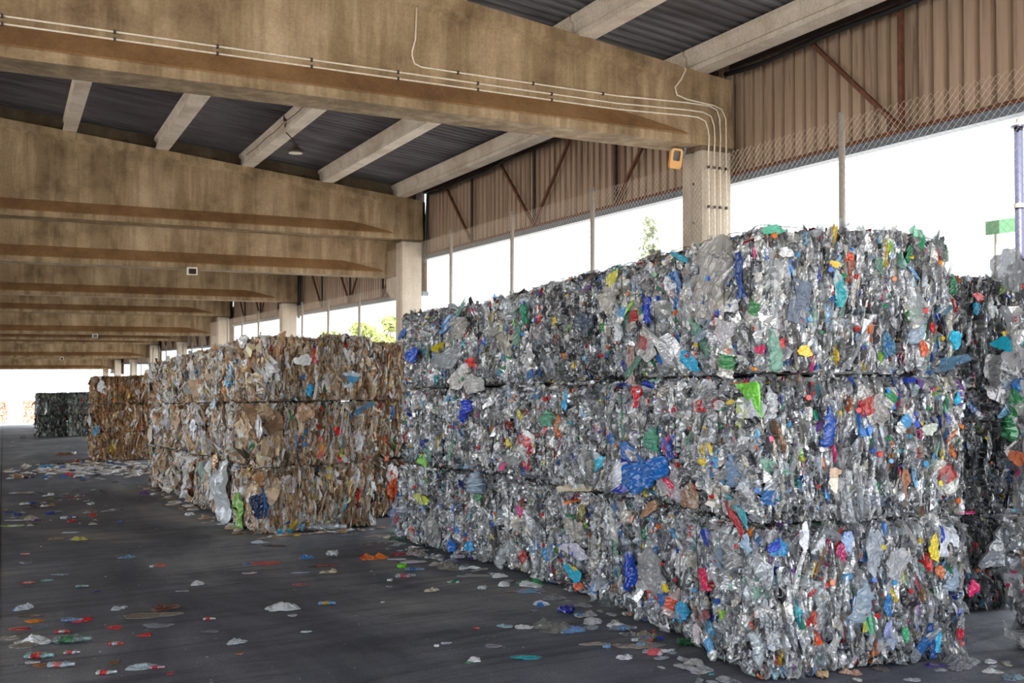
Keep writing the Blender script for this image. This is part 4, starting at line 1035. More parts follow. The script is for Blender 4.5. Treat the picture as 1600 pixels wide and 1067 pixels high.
# right-edge stack
F_(1582, 535, 44, 26, 10, (54, 160, 214), 'plastic_bag', 'light blue bag with a yellow ring')
F_(1568, 522, 8, 12, 20, (236, 196, 40), 'plastic_film')
F_(1575, 665, 32, 50, -12, (70, 176, 110), 'crushed_bottle', 'bright green crushed bottle', kind='bottle', clear=.15, out=.05)
F_(1590, 630, 18, 44, -10, (60, 150, 90), 'plastic_film')
F_(1556, 612, 42, 34, -25, (196, 192, 198), 'plastic_film', 'grey film sheet', amp=.04)
F_(1590, 560, 32, 44, -20, (212, 210, 214), 'plastic_film', amp=.05)
F_(1572, 640, 30, 16, 30, (110, 176, 216), 'plastic_film')
F_(1570, 850, 80, 56, 6, (186, 190, 196), 'plastic_film', 'large silvery film folded over the bale', clear=.15, amp=.12, out=.03)
F_(1590, 908, 34, 34, -20, (214, 40, 100), 'plastic_bag', 'pink and white bag', col2=(226, 226, 230))
F_(1480, 805, 0.1, 0.1, 0, BL, 'plastic_film') if False else None
F_(1512, 805, 20, 14, 0, (224, 40, 130), 'plastic_film')
F_(1560, 580, 40, 60, 0, (176, 176, 180), 'plastic_film', clear=.3)
F_(1580, 420, 44, 70, 0, (182, 186, 190), 'plastic_film', clear=.3)
F_(1592, 715, 20, 26, 0, (226, 130, 90), 'plastic_film')
F_(1578, 1040, 22, 26, 0, (160, 60, 120), 'plastic_film')
# the middle of the row
F_(730, 640, 16, 34, 0, (40, 52, 190), 'plastic_bag', 'royal blue wrinkled bag', amp=.16)
F_(684, 543, 20, 14, 10, (232, 212, 40), 'rubber_glove', 'yellow glove')
F_(646, 555, 17, 24, 0, (36, 72, 200), 'plastic_bag', 'blue bag with a white end')
F_(630, 522, 12, 12, 20, (36, 92, 190), 'plastic_film')
F_(720, 590, 36, 30, 10, (214, 212, 208), 'plastic_film')
F_(742, 600, 28, 34, -10, (206, 206, 204), 'plastic_film', clear=.15)
F_(702, 560, 44, 32, 10, (176, 184, 190), 'plastic_film', clear=.25)
F_(720, 510, 34, 30, 0, (180, 178, 172), 'plastic_film', clear=.2)
F_(703, 505, 30, 16, 18, (60, 100, 176), 'plastic_film')
F_(716, 495, 26, 10, 40, (20, 110, 90), 'plastic_film', 'dark green film', shape='strip')
F_(822, 490, 10, 34, 5, (20, 130, 100), 'plastic_film', 'green strip', shape='strip')
F_(779, 505, 26, 30, 0, (206, 200, 150), 'plastic_film', clear=.2)
F_(764, 500, 10, 14, 0, (214, 90, 40), 'plastic_film')
F_(870, 505, 9, 20, 5, (226, 200, 50), 'plastic_film', shape='strip')
F_(875, 477, 10, 10, 0, (200, 40, 40), 'plastic_film')
F_(918, 505, 24, 40, 0, (86, 98, 116), 'plastic_film', clear=.1)
F_(664, 712, 14, 30, -12, (140, 206, 90), 'plastic_film', 'pale green film', shape='tri')
F_(826, 690, 30, 28, -10, (226, 222, 222), 'plastic_wrapper', 'white wrapper with red scribbled print', col2=(206, 40, 44), amp=.05)
F_(826, 720, 12, 26, -10, (196, 36, 44), 'plastic_film')
F_(860, 655, 24, 24, 0, (126, 196, 166), 'crushed_bottle', 'mint-green crushed bottle', kind='bottle', clear=.2)
F_(885, 625, 12, 26, 10, (52, 140, 210), 'plastic_film')
F_(745, 648, 8, 12, 0, (226, 40, 140), 'plastic_film')
F_(980, 615, 0.1, 0.1, 0, BL, 'plastic_film') if False else None
F_(745, 755, 26, 34, 0, (176, 196, 214), 'crushed_bottle', 'pale blue ribbed bottle', kind='bottle', clear=.2)
F_(662, 780, 20, 16, 0, (206, 214, 60), 'plastic_film', 'yellow-green film')
F_(815, 797, 10, 18, 0, (222, 70, 150), 'plastic_film')
F_(676, 830, 32, 40, 0, (186, 186, 184), 'plastic_film', clear=.1)
F_(645, 828, 10, 12, 0, (226, 90, 60), 'plastic_film')
F_(735, 853, 14, 18, 0, (60, 130, 206), 'plastic_film')
F_(708, 853, 12, 22, 0, (40, 90, 190), 'plastic_film')
F_(860, 862, 22, 20, 20, (40, 120, 200), 'plastic_film')
F_(900, 895, 24, 26, -18, (60, 150, 206), 'food_box', 'blue and yellow printed box', col2=(232, 200, 60), amp=.02, out=.03)
F_(906, 915, 16, 14, 0, (206, 84, 40), 'plastic_film')
F_(900, 860, 40, 22, 0, (206, 204, 222), 'plastic_film', col2=(80, 60, 180))
F_(900, 825, 28, 34, 0, (190, 184, 176), 'plastic_film', clear=.15)
F_(958, 815, 30, 44, -12, (218, 216, 212), 'plastic_film', 'white torn film', shape='tri')
F_(900, 762, 50, 14, 5, (206, 190, 160), 'plastic_film', 'cream folded film')
F_(912, 800, 10, 24, 0, (150, 140, 80), 'plastic_film')
F_(893, 808, 16, 12, 0, (30, 110, 70), 'plastic_film')
F_(960, 435, 18, 22, 35, (212, 206, 90), 'plastic_film', 'yellow-green bag on the top edge')
F_(1065, 402, 28, 10, -20, (30, 160, 190), 'plastic_film', 'turquoise film on the top edge')
F_(1023, 378, 8, 8, 0, (220, 44, 40), 'plastic_film')
F_(970, 500, 0.1, 0.1, 0, BL, 'plastic_film') if False else None
F_(970, 520, 14, 30, 10, (206, 212, 220), 'plastic_film')
F_(1012, 545, 34, 34, 10, (188, 184, 186), 'plastic_tray', 'oval clear tray', clear=.2, amp=.05)
F_(955, 465, 34, 40, 0, (196, 192, 186), 'plastic_film', clear=.2)
# cardboard stacks
F_(405, 665, 22, 36, 0, (222, 222, 224), 'plastic_bag', 'white bag with a green ring print', amp=.06, out=.03)
F_(404, 790, 28, 36, -12, (44, 60, 96), 'plastic_bag', 'dark navy bag', amp=.12, out=.03)
F_(378, 800, 12, 60, 6, (140, 190, 90), 'plastic_film', 'long green film', shape='strip', out=.03)
F_(358, 765, 26, 96, 4, (222, 226, 230), 'plastic_film', 'long white hanging film', amp=.14, out=.05)
F_(353, 812, 18, 22, 0, (226, 226, 230), 'plastic_film')
F_(473, 563, 26, 18, -12, (220, 222, 220), 'plastic_lid', 'pale oval plastic lid', amp=.03, out=.03)
F_(491, 557, 8, 24, 0, (206, 60, 70), 'plastic_film')
F_(545, 592, 30, 24, 0, (196, 206, 212), 'plastic_film', col2=(90, 160, 206))
F_(483, 610, 10, 18, 0, (40, 140, 214), 'plastic_film')
F_(509, 597, 8, 12, 30, (40, 120, 206), 'plastic_film')
F_(558, 687, 10, 38, -10, (222, 222, 232), 'plastic_film', shape='strip')
F_(527, 673, 12, 14, 20, (216, 50, 36), 'plastic_film')
F_(501, 700, 14, 30, 0, (222, 70, 40), 'plastic_film', 'red and orange film', col2=(230, 150, 50))
F_(534, 716, 16, 14, -20, (226, 226, 226), 'paper_piece', 'white paper with a red spot', col2=(206, 50, 40))
F_(476, 645, 24, 30, 10, (196, 156, 120), 'cardboard_piece', amp=.04)
F_(476, 684, 8, 26, 0, (44, 90, 170), 'plastic_film', shape='strip')
F_(565, 640, 40, 8, 28, (76, 140, 180), 'plastic_film', shape='rect')
F_(382, 681, 12, 20, -20, (90, 110, 40), 'plastic_film')
F_(363, 588, 12, 34, 5, (46, 120, 180), 'plastic_film', 'blue film bundle', col2=(120, 180, 210))
F_(355, 602, 10, 28, 0, (222, 140, 50), 'plastic_film')
F_(388, 570, 20, 24, 0, (222, 224, 230), 'plastic_film')
F_(383, 533, 16, 22, 0, (216, 216, 214), 'plastic_film')
F_(452, 755, 24, 26, 0, (196, 182, 180), 'plastic_film')
F_(405, 748, 18, 22, 0, (186, 140, 96), 'cardboard_piece')
F_(443, 830, 30, 10, 5, (40, 150, 210), 'plastic_film', 'blue film at the foot of the stack')
F_(426, 575, 0.1, 0.1, 0, BL, 'plastic_film') if False else None
F_(247, 660, 12, 50, 0, (226, 228, 240), 'plastic_film', 'white film bundle')
F_(262, 655, 10, 34, 0, (228, 230, 240), 'plastic_film')
F_(305, 675, 14, 34, 0, (226, 230, 240), 'plastic_film')
F_(291, 706, 12, 14, 0, (50, 84, 200), 'plastic_film')
F_(337, 636, 14, 22, 0, (150, 176, 190), 'plastic_film')
F_(320, 745, 12, 50, 8, (190, 220, 214), 'plastic_film', shape='strip')
F_(300, 760, 10, 50, 0, (120, 84, 56), 'cardboard_piece')
F_(337, 720, 14, 22, 0, (216, 160, 50), 'plastic_film')
F_(550, 840, 0.1, 0.1, 0, BL, 'plastic_film') if False else None
F_(612, 760, 14, 44, 5, (224, 96, 36), 'plastic_film', 'orange hanging film', out=.03)
F_(612, 738, 16, 30, 0, (228, 226, 232), 'plastic_film')
F_(613, 800, 8, 20, -20, (44, 92, 200), 'plastic_film')
F_(602, 700, 6, 40, 0, (214, 100, 40), 'plastic_film', shape='strip')
F_(150, 672, 8, 16, 0, (70, 170, 220), 'plastic_film', 'light blue film')
F_(174, 700, 8, 18, 0, (226, 206, 50), 'plastic_film', 'yellow film')
F_(200, 618, 6, 8, 0, (230, 206, 50), 'plastic_film')
F_(159, 605, 12, 22, 0, (226, 226, 226), 'plastic_film', 'white film')

o = F_(404, 663, 15, 15, 0, (222, 222, 224), 'printed_patch', shape='rect', amp=.02, out=.05)
if o:
    for rr_, a0, a1 in ((.06, 30, 300), (.035, -60, 200)):
        pts = [(rr_ * math.cos(math.radians(a)), rr_ * math.sin(math.radians(a)), .012) for a in np.linspace(a0, a1, 16)]
        g = MB().tube(pts, .006, 5).build('green_ring_print', mat_plain('green_print', rgb(50, 160, 80), .5), o.parent); g.matrix_local = o.matrix_local.copy()
# ------------------------------------------------------------------ litter on the floor
GRAY = (170, 172, 176)
def litter(px, py, w, col, label, kind='film', h=None, name='plastic_scrap', cat='litter', col2=None, clear=0.0, ang=None, shape='blob', amp=.18, group=None, deep=1.0):
    x, y, z, t = ground_at(px, py); W_ = w * t / FPX; hh = h or w * .16
    Hd = min(hh * t / FPX * 3.2, W_ * 1.1) * deep       # depth on the floor from the foreshortened height
    sd = int(px * 3 + py * 11) % 100000
    rz = -THETA + math.radians(ang or 0)
    if kind == 'film': me = film_mesh(name, W_, max(Hd, W_ * .25), rgb(*col), sd, clear, 13 if w > 22 else 9, amp * .45, shape, rgb(*col2) if col2 else None, 'film', -1)
    elif kind == 'bottle': me = bottle_mesh(name, W_, max(.018, min(W_ * .2, Hd * .4)), rgb(*col), sd, clear, .5, True, rgb(*col2) if col2 else None)
    elif kind == 'wad': me = bottle_mesh(name, W_, W_ * .35, rgb(*col), sd, clear, .65, False, rgb(*col2) if col2 else None, 12, 10, 'film')
    elif kind == 'cap': me = CAPM[col]
    o = link(name, me); zz = [v.co.z for v in me.vertices]; lo = min(zz)
    o.matrix_world = Matrix.Translation((x, y, gz(y) - lo + .003)) @ Matrix.Rotation(-math.atan(SLOPE), 4, 'X') @ Matrix.Rotation(rz, 4, 'Z')
    tag(o, label, cat, group); return o
A = ' on the dark asphalt'
litter(415, 880, 46, (200, 34, 44), 'flat bright red bag with a blue tip lying alone mid-floor', h=10, name='plastic_bag', amp=.10)
litter(386, 881, 18, (70, 100, 180), 'small blue film touching the left tip of the flat red bag', h=4)
litter(583, 872, 40, (224, 40, 30), 'glossy red crumpled bag on the floor before the cardboard bales', h=18, name='plastic_bag', amp=.35, col2=(230, 120, 40))
litter(628, 889, 16, (120, 214, 40), 'lime green crumpled wad on the floor near the plastic row', 'wad', name='plastic_wad')
litter(648, 893, 30, (120, 150, 176), 'small clear bottle with a blue cap right of the lime green wad', 'bottle', name='crushed_bottle', clear=.2, col2=(60, 120, 190))
litter(633, 903, 32, (196, 200, 206), 'small clear bottle with pink end below the lime green wad', 'bottle', name='crushed_bottle', clear=.25, col2=(206, 90, 120))
litter(479, 871, 24, (40, 130, 206), 'bright blue film scrap on the floor, left of the glossy red bag', h=8, amp=.3)
litter(519, 870, 20, (206, 208, 210), 'crumpled white tissue between the blue scrap and glossy red bag', 'wad', name='paper_wad')
litter(501, 885, 44, (40, 40, 46), 'thin dark strip with a red end on the floor', h=4, name='plastic_strip', col2=(200, 40, 36))
litter(513, 894, 24, (196, 184, 160), 'cream torn carton scrap below the dark strip', h=9, amp=.4, name='carton_scrap')
litter(468, 895, 24, (150, 170, 196), 'pale blue thin film left of the cream carton scrap', h=4)
litter(468, 914, 22, (160, 80, 80), 'dull red film scrap in mid-floor left of the white specks', h=5)
litter(405, 862 - 14, 26, (196, 206, 220), 'silvery film by a dark stain before the cardboard front stack', h=6, amp=.3)
litter(250, 884, 20, (226, 80, 40), 'bright orange tube scrap in the middle of the bare floor', h=5, name='plastic_tube', amp=.25)
litter(237, 887, 7, (214, 214, 214), 'tiny white pellet left of the orange tube scrap', 'wad', name='plastic_pellet')
litter(199, 871, 24, (120, 160, 190), 'pale blue crumpled film left of the orange tube scrap', h=7, clear=.2, amp=.3)
litter(40, 880, 16, (150, 160, 180), 'small grey-blue film near the left floor joint', h=5)
litter(40, 866, 16, (190, 60, 50), 'thin red-brown strip near the left floor joint', h=4)
litter(44, 911, 22, (190, 40, 44), 'thin red strip beside the left floor joint', h=5)
litter(73, 907, 18, (130, 180, 180), 'pale turquoise film right of the thin red strip', h=5, clear=.2)
litter(94, 898, 22, (150, 165, 180), 'thin grey-blue film above the turquoise film', h=4, clear=.2)
litter(128, 918, 20, (180, 190, 190), 'flat silvery can in the left floor area', 'bottle', name='crushed_can', col2=(90, 140, 140))
litter(150, 924, 10, (50, 60, 140), 'tiny dark blue scrap right of the flat silvery can', h=5)
litter(308, 913, 22, (214, 216, 220), 'crumpled white tissue standing up in the floor centre', h=12, amp=.45, name='paper_wad')
litter(286, 924, 18, (150, 156, 168), 'thin grey film below left of the standing tissue', h=4, clear=.2)
litter(390, 896, 20, (200, 180, 190), 'thin pinkish white scrap below the flat red bag', h=4)
litter(440, 951, 52, (206, 208, 212), 'long white crumpled bag, largest white piece in the floor centre', h=14, name='plastic_bag', amp=.3, ang=12)
litter(457, 962, 16, (190, 192, 198), 'short white strip below the long white bag', h=4)
litter(511, 945, 28, (110, 160, 206), 'blue and yellow crushed can right of the long white bag', 'bottle', name='crushed_can', col2=(200, 170, 70))
litter(478, 989, 18, (196, 200, 206), 'flattened silvery can lying alone right of centre', 'bottle', name='crushed_can')
litter(36, 951, 30, (190, 200, 212), 'pale blue and white film beside the left joint', h=12, amp=.4, col2=(90, 140, 190))
litter(48, 963, 42, (50, 54, 70), 'dark crumpled film with a brown end beside the left joint', h=5, col2=(120, 100, 60))
litter(53, 971, 24, (222, 130, 40), 'orange flattened packet beside the left joint', h=8, name='food_packet')
litter(30, 983, 36, (176, 50, 56), 'long dull red wrapper left of the orange packet', h=6, name='wrapper', ang=5)
litter(58, 980, 28, (110, 130, 150), 'clear crumpled film under the orange packet', h=7, clear=.3)
litter(112, 972, 34, (120, 140, 180), 'blue-grey crushed bottle under a red wrapper', 'bottle', name='crushed_bottle', clear=.2)
litter(128, 970, 24, (214, 40, 46), 'bright red wrapper lying over the blue-grey bottle', h=12, name='wrapper', amp=.35)
litter(100, 989, 24, (206, 60, 70), 'red and white flat wrapper below the blue-grey bottle', 'bottle', name='wrapper', col2=(214, 200, 200))
litter(180, 981, 24, (190, 50, 60), 'red crumpled wrapper in the lower left floor', h=7, name='wrapper', col2=(170, 160, 165))
litter(230, 992, 20, (226, 40, 36), 'bright red folded strip in the lower left floor', h=9, name='plastic_strip', shape='tri')
litter(185, 951, 24, (190, 194, 202), 'white twisted film left of the big dirty film', h=14, amp=.4)
litter(258, 951, 40, (150, 120, 108), 'brown and grey crumpled scrap behind the big dirty film', h=12, amp=.4, col2=(96, 60, 50))
litter(235, 962, 80, (140, 134, 128), 'big dirty grey film lying flat in the lower left floor', h=13, amp=.15, clear=.1)
litter(247, 978, 40, (150, 160, 172), 'clear bluish film below the big dirty film', h=9, clear=.3)
litter(327, 969, 20, (226, 200, 206), 'pinkish white can with red print in the floor centre', 'bottle', name='crushed_can', col2=(200, 50, 60))
litter(328, 987, 26, (120, 124, 130), 'thin clear strip below the pinkish can', h=5, clear=.3)
litter(370, 1004, 28, (190, 196, 206), 'silvery wrinkled foil in the lower centre floor', h=8, amp=.35, name='foil_scrap')
litter(54, 1003, 50, (222, 224, 228), 'large bright white crumpled paper by the left joint', h=15, name='paper_sheet', amp=.35)
litter(12, 998, 34, (160, 156, 150), 'dull grey film left of the bright white paper', h=10)
litter(38, 1009, 50, (130, 126, 120), 'dirty beige film under the bright white paper', h=10)
litter(112, 1005, 60, (130, 150, 150), 'greenish clear bottle right of the bright white paper', 'bottle', h=10, name='crushed_bottle', clear=.25, col2=(60, 130, 90))
litter(182, 1008, 24, (200, 60, 70), 'red-ended clear wrapper in the lower left floor', 'bottle', name='wrapper', col2=(200, 206, 210))
litter(112, 1022, 26, (206, 196, 206), 'white and pink flattened can below the greenish bottle', 'bottle', name='crushed_can', col2=(206, 90, 110))
litter(62, 1029, 46, (130, 170, 170), 'turquoise and red flattened can near the bottom left', 'bottle', name='crushed_can', col2=(190, 60, 60))
litter(50, 1038, 22, (206, 206, 214), 'white oval can left end piece near the bottom left', 'bottle', name='crushed_can')
litter(64, 1040, 22, (150, 90, 50), 'brown film scrap beside the white oval can', h=6)
litter(95, 1043, 42, (170, 190, 206), 'blue-white can with yellow and pink print near the bottom left', 'bottle', name='crushed_can', col2=(200, 120, 120))
litter(178, 1036, 18, (120, 90, 56), 'brown leaf-like scrap near the bottom of the floor', h=8)
litter(222, 1043, 48, (170, 186, 196), 'silvery blue foil strip near the bottom of the floor', h=10, amp=.35, name='foil_scrap')
litter(245, 1045, 24, (200, 150, 170), 'pinkish can at the right end of the silvery blue foil', 'bottle', name='crushed_can', col2=(170, 60, 90))
litter(165, 1054, 32, (196, 206, 210), 'silver and red flattened can near the bottom edge', 'bottle', name='crushed_can', col2=(206, 40, 46))
litter(266, 1053, 10, (170, 40, 44), 'tiny dull red scrap near the bottom edge', h=4)
litter(375, 1022, 9, (170, 100, 70), 'tiny rust-brown scrap in the lower centre floor', h=4)
litter(20, 822, 40, (120, 160, 50), 'long olive green film crossing the left joint', h=6, name='plastic_film')
litter(13, 801, 12, (40, 60, 180), 'small royal blue scrap by the left joint', h=7, amp=.4)
litter(8, 797, 10, (140, 100, 60), 'small brown scrap left of the royal blue scrap', h=4)
litter(30, 813, 40, (190, 184, 190), 'thin pale strip on the floor right of the left joint', h=3)
litter(125, 843, 28, (190, 186, 90), 'yellowish crumpled bag in the left floor clutter', h=8, amp=.3, name='plastic_bag')
litter(110, 832, 24, (196, 204, 220), 'whitish thin film above the yellowish bag', h=5)
litter(88, 842, 22, (160, 130, 100), 'tan scrap left of the yellowish bag', h=5)
litter(145, 806, 14, (200, 44, 56), 'red crumpled wrapper left of the wheel track', h=7, amp=.4, name='wrapper')
litter(100, 812, 11, (206, 210, 220), 'pale round pellet of film in the left clutter', 'wad', name='plastic_pellet')
litter(116, 810, 7, (206, 210, 220), 'smaller pale round pellet right of the bigger one', 'wad', name='plastic_pellet')
litter(80, 774, 12, (226, 226, 236), 'white cone-like tissue above the olive scrap', h=10, amp=.5, name='paper_wad')
litter(82, 779, 12, (120, 110, 30), 'olive yellow scrap under the white tissue', h=6)
litter(95, 775, 18, (90, 130, 130), 'teal film right of the white tissue', h=6)
litter(105, 776, 12, (170, 60, 80), 'dull pink scrap right of the teal film', h=5)
litter(226, 771, 13, (110, 50, 140), 'purple crumpled scrap before the cardboard row', h=6, amp=.4)
litter(238, 752, 16, (170, 180, 60), 'yellow-green scrap at the foot of the cardboard row', h=6, amp=.3)
litter(40, 729, 16, (214, 206, 200), 'white crumpled bag standing up far left', h=16, amp=.5, name='plastic_bag')
litter(32, 746, 26, (150, 116, 84), 'brown crumpled paper bag far left', h=9, amp=.5, name='paper_bag')
litter(16, 748, 10, (210, 220, 226), 'pale blue-white scrap left of the brown paper bag', h=7, amp=.4)
litter(45, 770, 50, (130, 120, 108), 'long flat grey-brown sheet on the far left floor', h=8, name='cardboard_sheet', amp=.08, ang=14)
litter(75, 731, 24, (60, 150, 196), 'turquoise blue roll at the left of the far litter patch', 'bottle', name='plastic_roll')
litter(106, 725, 9, (226, 216, 40), 'bright yellow scrap in the far litter patch', h=7, amp=.5)
litter(109, 742, 14, (210, 30, 40), 'bright red scrap in the far litter patch', h=9, amp=.5)
litter(118, 721, 12, (190, 40, 50), 'dull red scrap at the back of the far litter patch', h=5, amp=.4)
litter(100, 711, 24, (120, 84, 66), 'brown crumpled cardboard behind the far litter patch', h=6, amp=.5, name='cardboard_scrap')
litter(115, 710, 8, (226, 228, 230), 'white ball of film on the brown crumpled cardboard', 'wad', name='plastic_wad')
litter(35, 685, 8, (90, 84, 80), 'dark lump on the far floor near the dark bales', 'wad', name='plastic_wad')
litter(21, 690, 5, (226, 222, 210), 'tiny white scrap on the far floor left', h=4)
litter(140, 682, 16, (130, 140, 60), 'olive scrap beside the foot of the far dark bales', h=4, amp=.4)
# near the plastic row
litter(430, 853, 40, (60, 58, 60), 'dark flattened film before the cardboard front stack', h=6, ang=-20)
litter(512, 829, 60, (196, 204, 210), 'long silvery film roll at the foot of the cardboard front stack', 'bottle', h=12, name='plastic_roll', clear=.15)
litter(545, 836, 34, (120, 130, 140), 'grey-blue film right of the silvery roll', h=7, clear=.2)
litter(590, 838, 30, (170, 160, 160), 'pinkish clear film before the recessed cardboard stack', h=8, clear=.2)
litter(620, 832, 24, (50, 120, 80), 'green film at the foot of the recessed cardboard stack', h=8, amp=.3)
litter(625, 845, 36, (70, 110, 96), 'dark green flat bottle before the last plastic stack', 'bottle', name='crushed_bottle', clear=.1)
litter(605, 840, 16, (206, 196, 190), 'whitish carton scrap at the foot of the recessed stack', h=12, amp=.4, name='carton_scrap')
litter(578, 851, 30, (110, 110, 116), 'grey clear film with red print before the rows meet', h=8, clear=.2, col2=(150, 50, 60))
litter(625, 866, 30, (150, 50, 56), 'dull red film beside the white strip near the last plastic stack', h=8)
litter(622, 874, 26, (214, 214, 218), 'white flat strip near the last plastic stack', h=5)
litter(645, 878, 34, (226, 226, 228), 'bright white flat sheet at the foot of the last plastic stack', h=8, name='plastic_sheet', amp=.08)
litter(650, 866, 36, (160, 150, 146), 'grey crumpled film over the bright white sheet', h=24, amp=.5, clear=.1)
litter(720, 873, 34, (190, 214, 210), 'pale mint bottle with a purple end on the floor', 'bottle', h=14, name='crushed_bottle', col2=(206, 190, 210))
litter(735, 876, 10, (80, 50, 140), 'purple cap end beside the pale mint bottle', 'wad', name='plastic_wad')
litter(681, 882, 22, (190, 182, 168), 'beige crumpled film left of the grey sack', h=9, amp=.4)
litter(708, 888, 40, (130, 126, 122), 'grey crumpled sack on the floor before the plastic row', h=22, name='plastic_sack', amp=.4, clear=.1)
litter(709, 910, 18, (196, 206, 196), 'pale film with a dark green end below the grey sack', h=14, amp=.5, col2=(30, 110, 90))
litter(674, 923, 20, (206, 196, 170), 'cream shell-like scrap on the open floor', h=10, amp=.4)
litter(609, 909, 9, (214, 216, 220), 'small white wad below the small pink-ended bottle', 'wad', name='paper_wad')
litter(609, 917, 10, (150, 154, 162), 'small grey scrap under the small white wad', h=4)
litter(753, 923, 16, (206, 210, 214), 'clear crumpled cup on the open floor', 'wad', name='plastic_cup', clear=.2)
litter(598, 941, 7, (214, 214, 214), 'tiny white scrap alone in the floor centre', h=3)
litter(740, 900, 44, (150, 146, 140), 'dirty flat film along the foot of the plastic row', h=6)
litter(830, 914, 40, (50, 150, 90), 'green and white crumpled bag on the floor before the plastic row', h=14, name='plastic_bag', col2=(214, 216, 214), amp=.35)
litter(828, 924, 46, (140, 150, 160), 'silvery film beneath the green and white bag', h=8, col2=(90, 150, 190))
litter(797, 925, 14, (130, 60, 50), 'dull red scrap left of the silvery film', h=4)
litter(846, 945, 24, (200, 206, 214), 'blue and white crumpled wrapper left of the royal blue ball', h=12, amp=.4, name='wrapper', col2=(40, 120, 206))
litter(835, 955, 14, (60, 76, 96), 'small dark teal scrap below the blue and white wrapper', h=4)
litter(885, 960, 28, (30, 44, 140), 'royal blue crumpled ball on the floor', 'wad', name='plastic_ball', ang=0)
litter(863, 982, 60, (130, 130, 126), 'grey clear crumpled bag below the royal blue ball', h=26, clear=.2, amp=.35, name='plastic_bag')
litter(890, 985, 40, (110, 150, 206), 'blue and white film right on the grey clear bag', h=14, col2=(206, 214, 226), amp=.3, name='wrapper')
litter(908, 963, 24, (150, 170, 190), 'small clear bottle with a light blue cap right of the royal blue ball', 'bottle', name='crushed_bottle', clear=.2, col2=(70, 140, 200))
litter(925, 972, 32, (216, 218, 222), 'white crumpled sheet right of the blue and white film', h=12, amp=.35, name='plastic_sheet')
litter(961, 971, 12, (206, 200, 186), 'thin cream curl right of the white crumpled sheet', h=4, amp=.4)
litter(790, 979, 26, (150, 180, 190), 'thin pale blue foil left of the grey clear bag', h=5, amp=.3)
litter(818, 981, 26, (206, 206, 206), 'crumpled white lace-like film left of the grey clear bag', h=7, amp=.4)
litter(745, 982, 9, (190, 50, 44), 'tiny red scrap left of the thin pale blue foil', h=4)
litter(697, 1007, 18, (190, 194, 206), 'flat pale can on the open lower floor', 'bottle', name='crushed_can', clear=.1)
litter(770, 1010, 24, (160, 158, 166), 'clear plastic ring-edged tray on the lower floor', h=6, clear=.3, name='plastic_tray')
litter(742, 1032, 22, (216, 216, 222), 'white curled scrap beside the small green scrap', h=7, amp=.5)
litter(731, 1036, 9, (30, 130, 80), 'small green scrap on the lower floor', h=5)
litter(824, 1028, 44, (30, 150, 160), 'teal twisted film strip on the lower floor', h=7, name='plastic_strip', amp=.25, ang=3)
litter(682, 1012, 9, (216, 216, 216), 'tiny white pair of scraps right of the flat pale can', 'wad', name='plastic_pellet')
litter(975, 986, 40, (140, 150, 165), 'flat clear bottle lying left of the nearest stack foot', 'bottle', h=12, name='crushed_bottle', clear=.3, col2=(110, 150, 200))
litter(992, 963, 40, (176, 170, 166), 'clear bottle with an orange mark at the foot of the second stack', 'bottle', h=18, name='crushed_bottle', clear=.25, col2=(200, 140, 110))
litter(965, 945, 50, (130, 138, 140), 'dull clear crumpled film at the foot of the second stack', h=30, clear=.25, amp=.35)
litter(1082, 1008, 50, (20, 90, 50), 'dark green bottle glinting at the foot of the nearest stack', 'bottle', h=20, name='crushed_bottle', clear=.1)
litter(1000, 1010, 70, (150, 140, 132), 'clump of grimy film before the nearest stack foot', h=12, amp=.4, clear=.1)
litter(1010, 995, 30, (140, 130, 110), 'greenish brown crumpled scraps by the red cap', h=14, amp=.5)
litter(1021, 988, 8, 'red', 'small red bottle cap before the foot of the nearest stack', 'cap', name='plastic_disc')
litter(1032, 1001, 12, (30, 60, 150), 'dark blue scrap right below the small red cap', 'wad', name='plastic_wad')
litter(1016, 1004, 9, (226, 96, 40), 'orange scrap left of the dark blue scrap', 'wad', name='plastic_wad')
litter(992, 1004, 12, (206, 210, 214), 'white clear cup on the floor left of the orange scrap', 'wad', name='plastic_cup', clear=.1)
litter(948, 1014, 14, (120, 160, 200), 'pale blue bottle base at the left of the grimy clump', 'wad', name='plastic_wad', clear=.1)
litter(930, 1007, 40, (150, 136, 130), 'grimy brownish film left of the pale blue base', h=6, amp=.3)
litter(1001, 1012, 14, (110, 170, 200), 'light blue crumpled cup below the white clear cup', 'wad', name='plastic_cup', clear=.1)
litter(977, 1028, 24, (216, 216, 222), 'white folded wrapper with a red edge on the lower floor', h=10, amp=.5, name='wrapper')
litter(1022, 1022, 24, (206, 90, 100), 'pink and white crumpled wrapper on the lower floor', h=8, amp=.4, name='wrapper', col2=(216, 200, 204))
litter(1112, 1054, 8, (70, 170, 170), 'tiny turquoise scrap at the bottom of the floor', h=3)
litter(1330, 1052, 30, (190, 150, 130), 'pinkish twisted film under the nearest bale front', h=8, amp=.4)
litter(1285, 1060, 22, (200, 170, 130), 'tan round lid at the bottom photo edge', 'wad', name='plastic_disc')
litter(1375, 1046, 24, (96, 84, 84), 'dark crumpled strip before the nearest bale front', h=8, amp=.4)
litter(1460, 1040, 26, (90, 60, 160), 'purple-ended clear film on the floor lower right', h=7, clear=.1, col2=(150, 150, 160))
litter(1500, 1037, 60, (150, 152, 156), 'clear crumpled film between the two right stacks', h=18, clear=.25, amp=.35)
litter(1550, 1050, 26, (206, 206, 206), 'white torn paper at the lower right floor', h=8, amp=.3, name='paper_scrap')
litter(1582, 1060, 30, (130, 150, 165), 'bluish clear bag at the lower right corner', h=20, clear=.25, amp=.4, name='plastic_bag')
litter(1340, 1063, 14, (206, 200, 190), 'small cream scrap at the bottom edge before the nearest stack', h=5, amp=.4)

